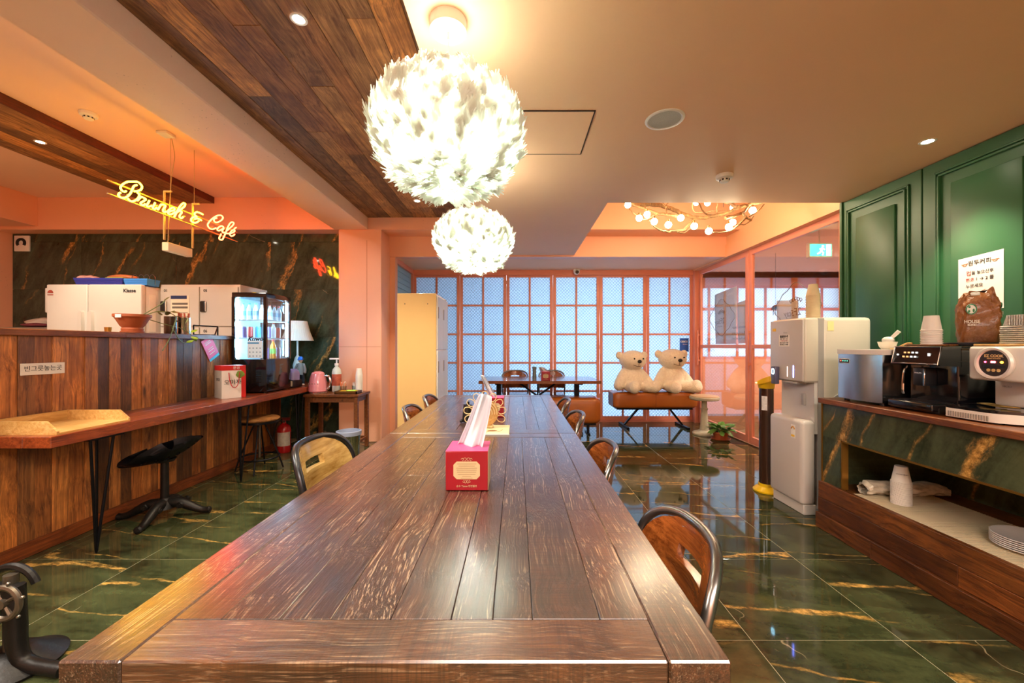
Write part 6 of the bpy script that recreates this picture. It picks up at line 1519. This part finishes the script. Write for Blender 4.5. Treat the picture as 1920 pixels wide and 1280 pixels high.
# note on the green panel
nt = thing('paper_note', (2.8345, 2.44, 1.47), 'handwritten Korean coffee note taped to the green panel', 'note')
part('sheet', B().quad((2.8335, 2.325, 1.47), (2.8345, 2.565, 1.485), (2.8345, 2.565, 1.80), (2.8335, 2.325, 1.815)).quad((2.8350, 2.325, 1.47), (2.8355, 2.565, 1.485), (2.8355, 2.565, 1.80), (2.8350, 2.325, 1.815)), PAPER, nt, smooth=False)
NX2 = 2.8325
text('원두커피', .034, INK, nt, (NX2, 2.447, 1.762), '-X')
for y in (2.527, 2.367): part('cup_doodle', B().tube([(NX2, y + .012 * math.cos(a), 1.762 + .009 * math.sin(a)) for a in [math.pi + math.pi * k / 10 for k in range(11)]], .0013, 5).tube([(NX2, y - .02, 1.764), (NX2, y + .02, 1.764)], .0012, 5), pm('orange_ink', '#C8702A', .7), nt)
text('컵', .032, REDINK, nt, (NX2, 2.505, 1.700), '-X'); text('을 놓으신후', .024, INK, nt, (NX2, 2.432, 1.700), '-X')
text('번호', .026, REDINK, nt, (NX2, 2.498, 1.660), '-X'); text('1 → 2 를', .026, INK, nt, (NX2, 2.42, 1.660), '-X')
text('누르세요', .026, INK, nt, (NX2, 2.475, 1.620), '-X')
text('원두', .018, INK, nt, (NX2, 2.395, 1.565), '-X')

# ------------------------------------------------------------------ open shelf under the counter
SZ = .308
def cup_stack_up(): pass
t = cup_stack(2.30, 2.39, SZ, 20, .030, .046, .095, .0068, 'stack of upturned white paper cups on the counter shelf', True)
o = text('COFFEE BEAN', .0085, INK, t, (2.268, 2.352, SZ + .0068 * 19 + .055), '-X', roll=0); o.rotation_euler = (R(90), 0, R(-42))
t = thing('plastic_bag', (2.45, 2.53, SZ), 'clear plastic sleeve of cups lying on the counter shelf', 'bag')
b = B()
def slv(u, v):
    a = 2 * math.pi * u; x = 2.19 + .50 * v; r = .045 * (1 - .35 * max(0, (v - .75) / .25) ** 2) * (.75 if v < .04 else 1)
    k = 1 + .10 * math.sin(5 * a + 20 * v) + .07 * math.sin(9 * a - 33 * v)
    return Vector((x, 2.53 - .03 * v + .012 * math.sin(9 * v) + r * 1.15 * k * math.cos(a), SZ + .002 + r * .98 + r * .92 * min(k, 1.05) * math.sin(a)))
b.grid(slv, 28, 36, True)
part('sleeve', b, pm('milky_film', '#C9BEA8', .22, var=.25, vs=25, bump=.5, bs=30, coat=.5), t)
t = thing('plate_stack', (2.37, 1.84, SZ), 'stack of white plates on the counter shelf at right edge', 'plate stack')
CHINA = pm('white_china', '#D8D4CE', .25, coat=.3)
for k in range(6):
    z = SZ + .009 * k
    part('plate', B().lathe([(0, z), (.075, z), (.085, z + .004), (.125, z + .013), (.128, z + .016), (.124, z + .018), (.084, z + .009), (0, z + .006)], (2.37, 1.84, 0), 44), CHINA, t)

# ================================================================== SEEN THROUGH THE GLASS DOORS
t = thing('exit_sign', (3.28, 4.32, 2.25), 'green lit exit sign with running figure beyond the glass door', 'exit sign')
part('housing', B().box(3.15, 3.41, 4.31, 4.35, 2.20, 2.36, .004, 1), WHITEM, t)
ef = part('face', B().box(3.165, 3.395, 4.306, 4.311, 2.215, 2.345), emit('exit_green', '#2FD8B0', 1.6), t, smooth=False)
fg = emit('exit_white', '#F2FFF8', 2.2)
part('figure', B().ball((3.30, 4.305, 2.322), (.012, .002, .012), 10, 6).tube([(3.295, 4.305, 2.305), (3.28, 4.305, 2.27)], .010, 6).tube([(3.28, 4.305, 2.27), (3.305, 4.305, 2.25), (3.295, 4.305, 2.225)], .007, 6).tube([(3.28, 4.305, 2.27), (3.26, 4.305, 2.245), (3.24, 4.305, 2.24)], .007, 6).tube([(3.295, 4.305, 2.30), (3.32, 4.305, 2.285)], .006, 6).tube([(3.295, 4.305, 2.30), (3.265, 4.305, 2.29)], .006, 6), fg, ef)
part('doorway', B().box(3.34, 3.385, 4.304, 4.306, 2.22, 2.34), fg, ef, smooth=False)
part('hanger', B().cyl((3.28, 4.33, 2.36), (3.28, 4.33, 2.5), .008, n=8), WHITEM, t)
for (y0, y1, z0, z1, lab, dz) in ((5.50, 6.06, 1.275, 2.07, 'tall white sheet hanging behind the first glass door emblem', .05), (5.20, 5.44, 1.28, 1.86, 'white sheet on the near side of the first glass door', .03), (4.30, 4.62, 1.28, 1.74, 'white curled sheet behind the second glass door emblem', -.03)):
    b = B(); b.grid(lambda u, v: Vector((3.02 + .012 * math.sin(3 * u + 2 * v), y0 + (y1 - y0) * u, z0 + (z1 - z0) * v - dz * u * v)), 8, 8)
    o = solo('hanging_sheet', b, PAPER, lab, 'sheet', 'paper sheets behind the door glass', base=(3.02, (y0 + y1) / 2, z0))
    o.modifiers.new('thickness', 'SOLIDIFY').thickness = .0012
t = thing('wind_chime', (3.5, 5.4, 1.72), 'small dark hanging wind chime beyond the second glass door', 'wind chime')
part('bell', B().lathe([(.0, 1.80), (.03, 1.79), (.05, 1.75), (.055, 1.74), (0, 1.745)], (3.5, 5.4, 0), 18), IRON, t)
part('string', B().cyl((3.5, 5.4, 1.66), (3.5, 5.4, 2.5), .002, n=6), IRON, t)
for k in range(3): part('rod', B().cyl((3.47 + .03 * k, 5.4, 1.66), (3.47 + .03 * k, 5.4, 1.745), .004, n=6), IRON, t)
cs = solo('pest_control_sticker', B().box(2.715, 2.80, 6.598, 6.601, 1.125, 1.365, .001, 1), pm('sticker_blue', '#1550A8', .4), 'blue sticker on the partition pane above the right bear', 'sticker', base=(2.757, 6.60, 1.125), smooth=False)
cs.scale = (1.75, 1, .92); cs.location.x = 2.77; cs.location.z = 1.155
o = text('CESCO', .055, PAPER, None, (2.77, 6.594, 1.325), '-Y', bold=.001); o.parent = cs; o.matrix_parent_inverse = Matrix(); o.location = (0, -.0035, .175); o.scale = (.40, .8, 1)
o = text('Members', .03, pm('pink_white', '#F0D0D8', .5), None, (0, 0, 0), '-Y', shear=.3); o.parent = cs; o.location = (.008, -.0035, .13); o.scale = (.40, .8, 1)

# ================================================================== ON THE TABLES
REDBOX = pm('red_tissue_card', '#8E0619', .35, var=.05)
PINKC = pm('pink_tissue_card', '#E0447E', .35, var=.1, vs=40)
CRMC = pm('cream_card', '#C4AE84', .5)
TISSUE = pm('white_tissue', '#C4C6CE', .9, var=.02)
TISSUE.use_backface_culling = False
def tissue_box(x, y, z, w, h, label, tissue, rz=0.0):
    t = thing('tissue_box', (x, y, z), label, 'tissue box', 'red tissue boxes', rz)
    hw = w / 2
    part('carton', B().box(-hw, hw, -hw, hw, .0005, h, .002, 1), REDBOX, t, local=True)
    part('top', B().box(-hw + .0005, hw - .0005, -hw + .0005, hw - .0005, h, h + .0012), PINKC, t, local=True, smooth=False)
    part('side_panel', B().box(hw - .0002, hw + .0008, -hw + .003, hw - .003, .002, h - .002), CRMC, t, local=True, smooth=False)
    k = w / .115
    c = .009 * k; a, b_ = .036 * k, .024 * k; zc = h * .52
    poly = [(-a + c, zc - b_), (a - c, zc - b_), (a, zc - b_ + c), (a, zc + b_ - c), (a - c, zc + b_), (-a + c, zc + b_), (-a, zc + b_ - c), (-a, zc - b_ + c)]
    pn = part('label_panel', B().prism(poly, -hw - .0008, -hw + .0005, 'Y'), CRMC, t, local=True, smooth=False)
    if w > .09:
        ln = B()
        for i in range(8): ww = [.026, .022, .028, .027, .026, .024, .012, .016][i] * k; ln.box(-ww, ww, -hw - .0012, -hw - .0006, zc + b_ - .009 - .0055 * i * k, zc + b_ - .0078 - .0055 * i * k)
        part('print_lines', ln, pm('brown_print', '#8A6A4A', .7), pn, local=True, smooth=False)
        fl_ = B()
        for s in (-1, 1):
            for (cx_, cz_, r) in ((.006, .004, .005), (.015, .003, .004)):
                fl_.tube([(s * (cx_ + r * math.cos(q)), -hw - .001, zc + b_ + .004 + cz_ + r * math.sin(q)) for q in [i * .5 for i in range(11)]], .0007, 4)
                fl_.tube([(s * (cx_ + r * math.cos(q)) * .7, -hw - .001, zc - b_ - .004 - cz_ - r * math.sin(q)) for q in [i * .5 for i in range(11)]], .0007, 4)
        part('flourish', fl_, CRMC, t, local=True)
        o = text('순수 Tissue 천연펄프', .0065 * k, CRMC, t, t.location, '-Y'); o.location = (0, -hw - .0008, h * .12)
    # pulled tissue
    L, lean, wid = tissue
    b = B()
    def f(u, v):
        fold = math.sin(u * 9.4 + v) * .018 * (1 - .35 * v) + math.sin(u * 17 - 2 * v) * .007
        ww = wid * (1.0 - .42 * v - .25 * max(0, v - .85) * 2)
        xx = lean[0] * v ** .9 + (u - .5) * ww
        zz = h - .004 + L * v * (1 - .10 * abs(u - .3)) 
        yy = lean[1] * v + fold + .020 * math.cos(u * 3.1) * (1 - v)
        return Vector((xx, yy, zz))
    b.grid(f, 26, 16)
    o = part('tissue', b, TISSUE, t, local=True)
    m = o.modifiers.new('ply', 'SOLIDIFY'); m.thickness = .0008
    return t
# foreground box: front face about 1.30 m from the viewer
tissue_box(-0.171, 1.452, .75, .146, .136, 'red tissue box with tall pulled tissue nearest on the long table', (.19, (.055, .05), .095))
tissue_box(-0.157, 2.86, .75, .14, .135, 'red tissue box farther back on the long table', (.16, (-.085, .02), .06), 0)
tissue_box(0.41, 5.62, .766, .12, .12, 'red tissue box on the far table before the partition', (.07, (-.06, 0), .13))
solo('pepper_mill', B().lathe([(0, .766), (.028, .766), (.03, .80), (.026, .86), (.026, .92), (.03, .925), (.03, .955), (0, .96)], (.255, 5.62, 0), 18), pm('dark_steel_label', '#6E7A7C', .35, .3, var=.5, vs=25), 'grey cylinder beside the tissue box on the far table', 'canister', base=(.255, 5.62, .766))
# woven flower basket holder, notebook, dark marker stand
NAT = pm('natural_cane', '#D9BE8C', .55, var=.15, bump=.2)
t = thing('cane_flower_holder', (-0.19, 2.42, .75), 'round woven cane holder with looped petal rim standing on the table', 'basket')
cz, cyy, cxx = .845, 2.42, -0.19
part('disc', B().lathe([(0, -.012), (.05, -.012), (.078, -.004), (.082, .01), (.07, .014), (0, .01)], (0, 0, 0), 36).xf(Matrix.Translation((cxx, cyy, cz)) @ Matrix.Rotation(R(78), 4, 'X')), pm('woven_cane', '#B98A48', .6, var=.35, vs=40, bump=.8, bs=60), t)
for k in range(7):
    pass
cr = B()
for r in (.03, .045, .06, .074): cr.tube([(cxx + r * math.cos(a), cyy - .013 - .03 * (.08 - r) - .018 * math.sin(a) * r / .08, cz + r * math.sin(a)) for a in [2 * math.pi * i / 30 for i in range(30)]], .004, 6, closed=True)
part('coil', cr, NAT, t)
for k in range(9):
    a = R(-20 + 220 * k / 8); c = V(cxx + .098 * math.cos(a), cyy, cz + .098 * math.sin(a)); d = V(math.cos(a), 0, math.sin(a)); s = V(-math.sin(a), 0, math.cos(a))
    part('petal', B().tube(spline([c - d * .022, c - d * .005 + s * .019, c + d * .022 + s * .016, c + d * .030, c + d * .022 - s * .016, c - d * .005 - s * .019], 4, True), .0026, 6, closed=True), NAT, t)
part('foot', B().box(cxx - .05, cxx + .05, cyy - .02, cyy + .03, .7565, .775, .004, 1), NAT, t)
t = thing('notebook', (-0.155, 2.36, .75), 'cream fabric mat with faint drawing under the cane holder', 'mat')
part('cover', B().box(-.30, -.04, 2.24, 2.50, .7502, .755, .002, 1), pm('cream_linen', '#E0CFA2', .8, var=.1, bump=.2), t)
part('edge', B().box(-.302, -.038, 2.237, 2.242, .7502, .7555, .001, 1), pm('pale_edge', '#D8E0DC', .7), t)
part('drawing', B().tube(spline([(-.17, 2.30, .7556), (-.13, 2.34, .7556), (-.10, 2.31, .7556), (-.08, 2.36, .7556)], 5), .0012, 4).ball((-.14, 2.33, .7552), (.03, .02, .0006), 14, 6), pm('sepia_ink', '#8A6234', .8), t)
t = thing('marker_holder', (-0.325, 2.62, .75), 'small dark cylinder leaning beside the cane holder', 'canister')
part('body', B().cyl((-.33, 2.62, .752), (-.318, 2.62, .865), .026, .028, 18), DARKP, t)
part('knob', B().cyl((-.318, 2.62, .865), (-.316, 2.62, .885), .010, n=10).ball((-.358, 2.60, .762), .012, 10, 8), DARKP, t)
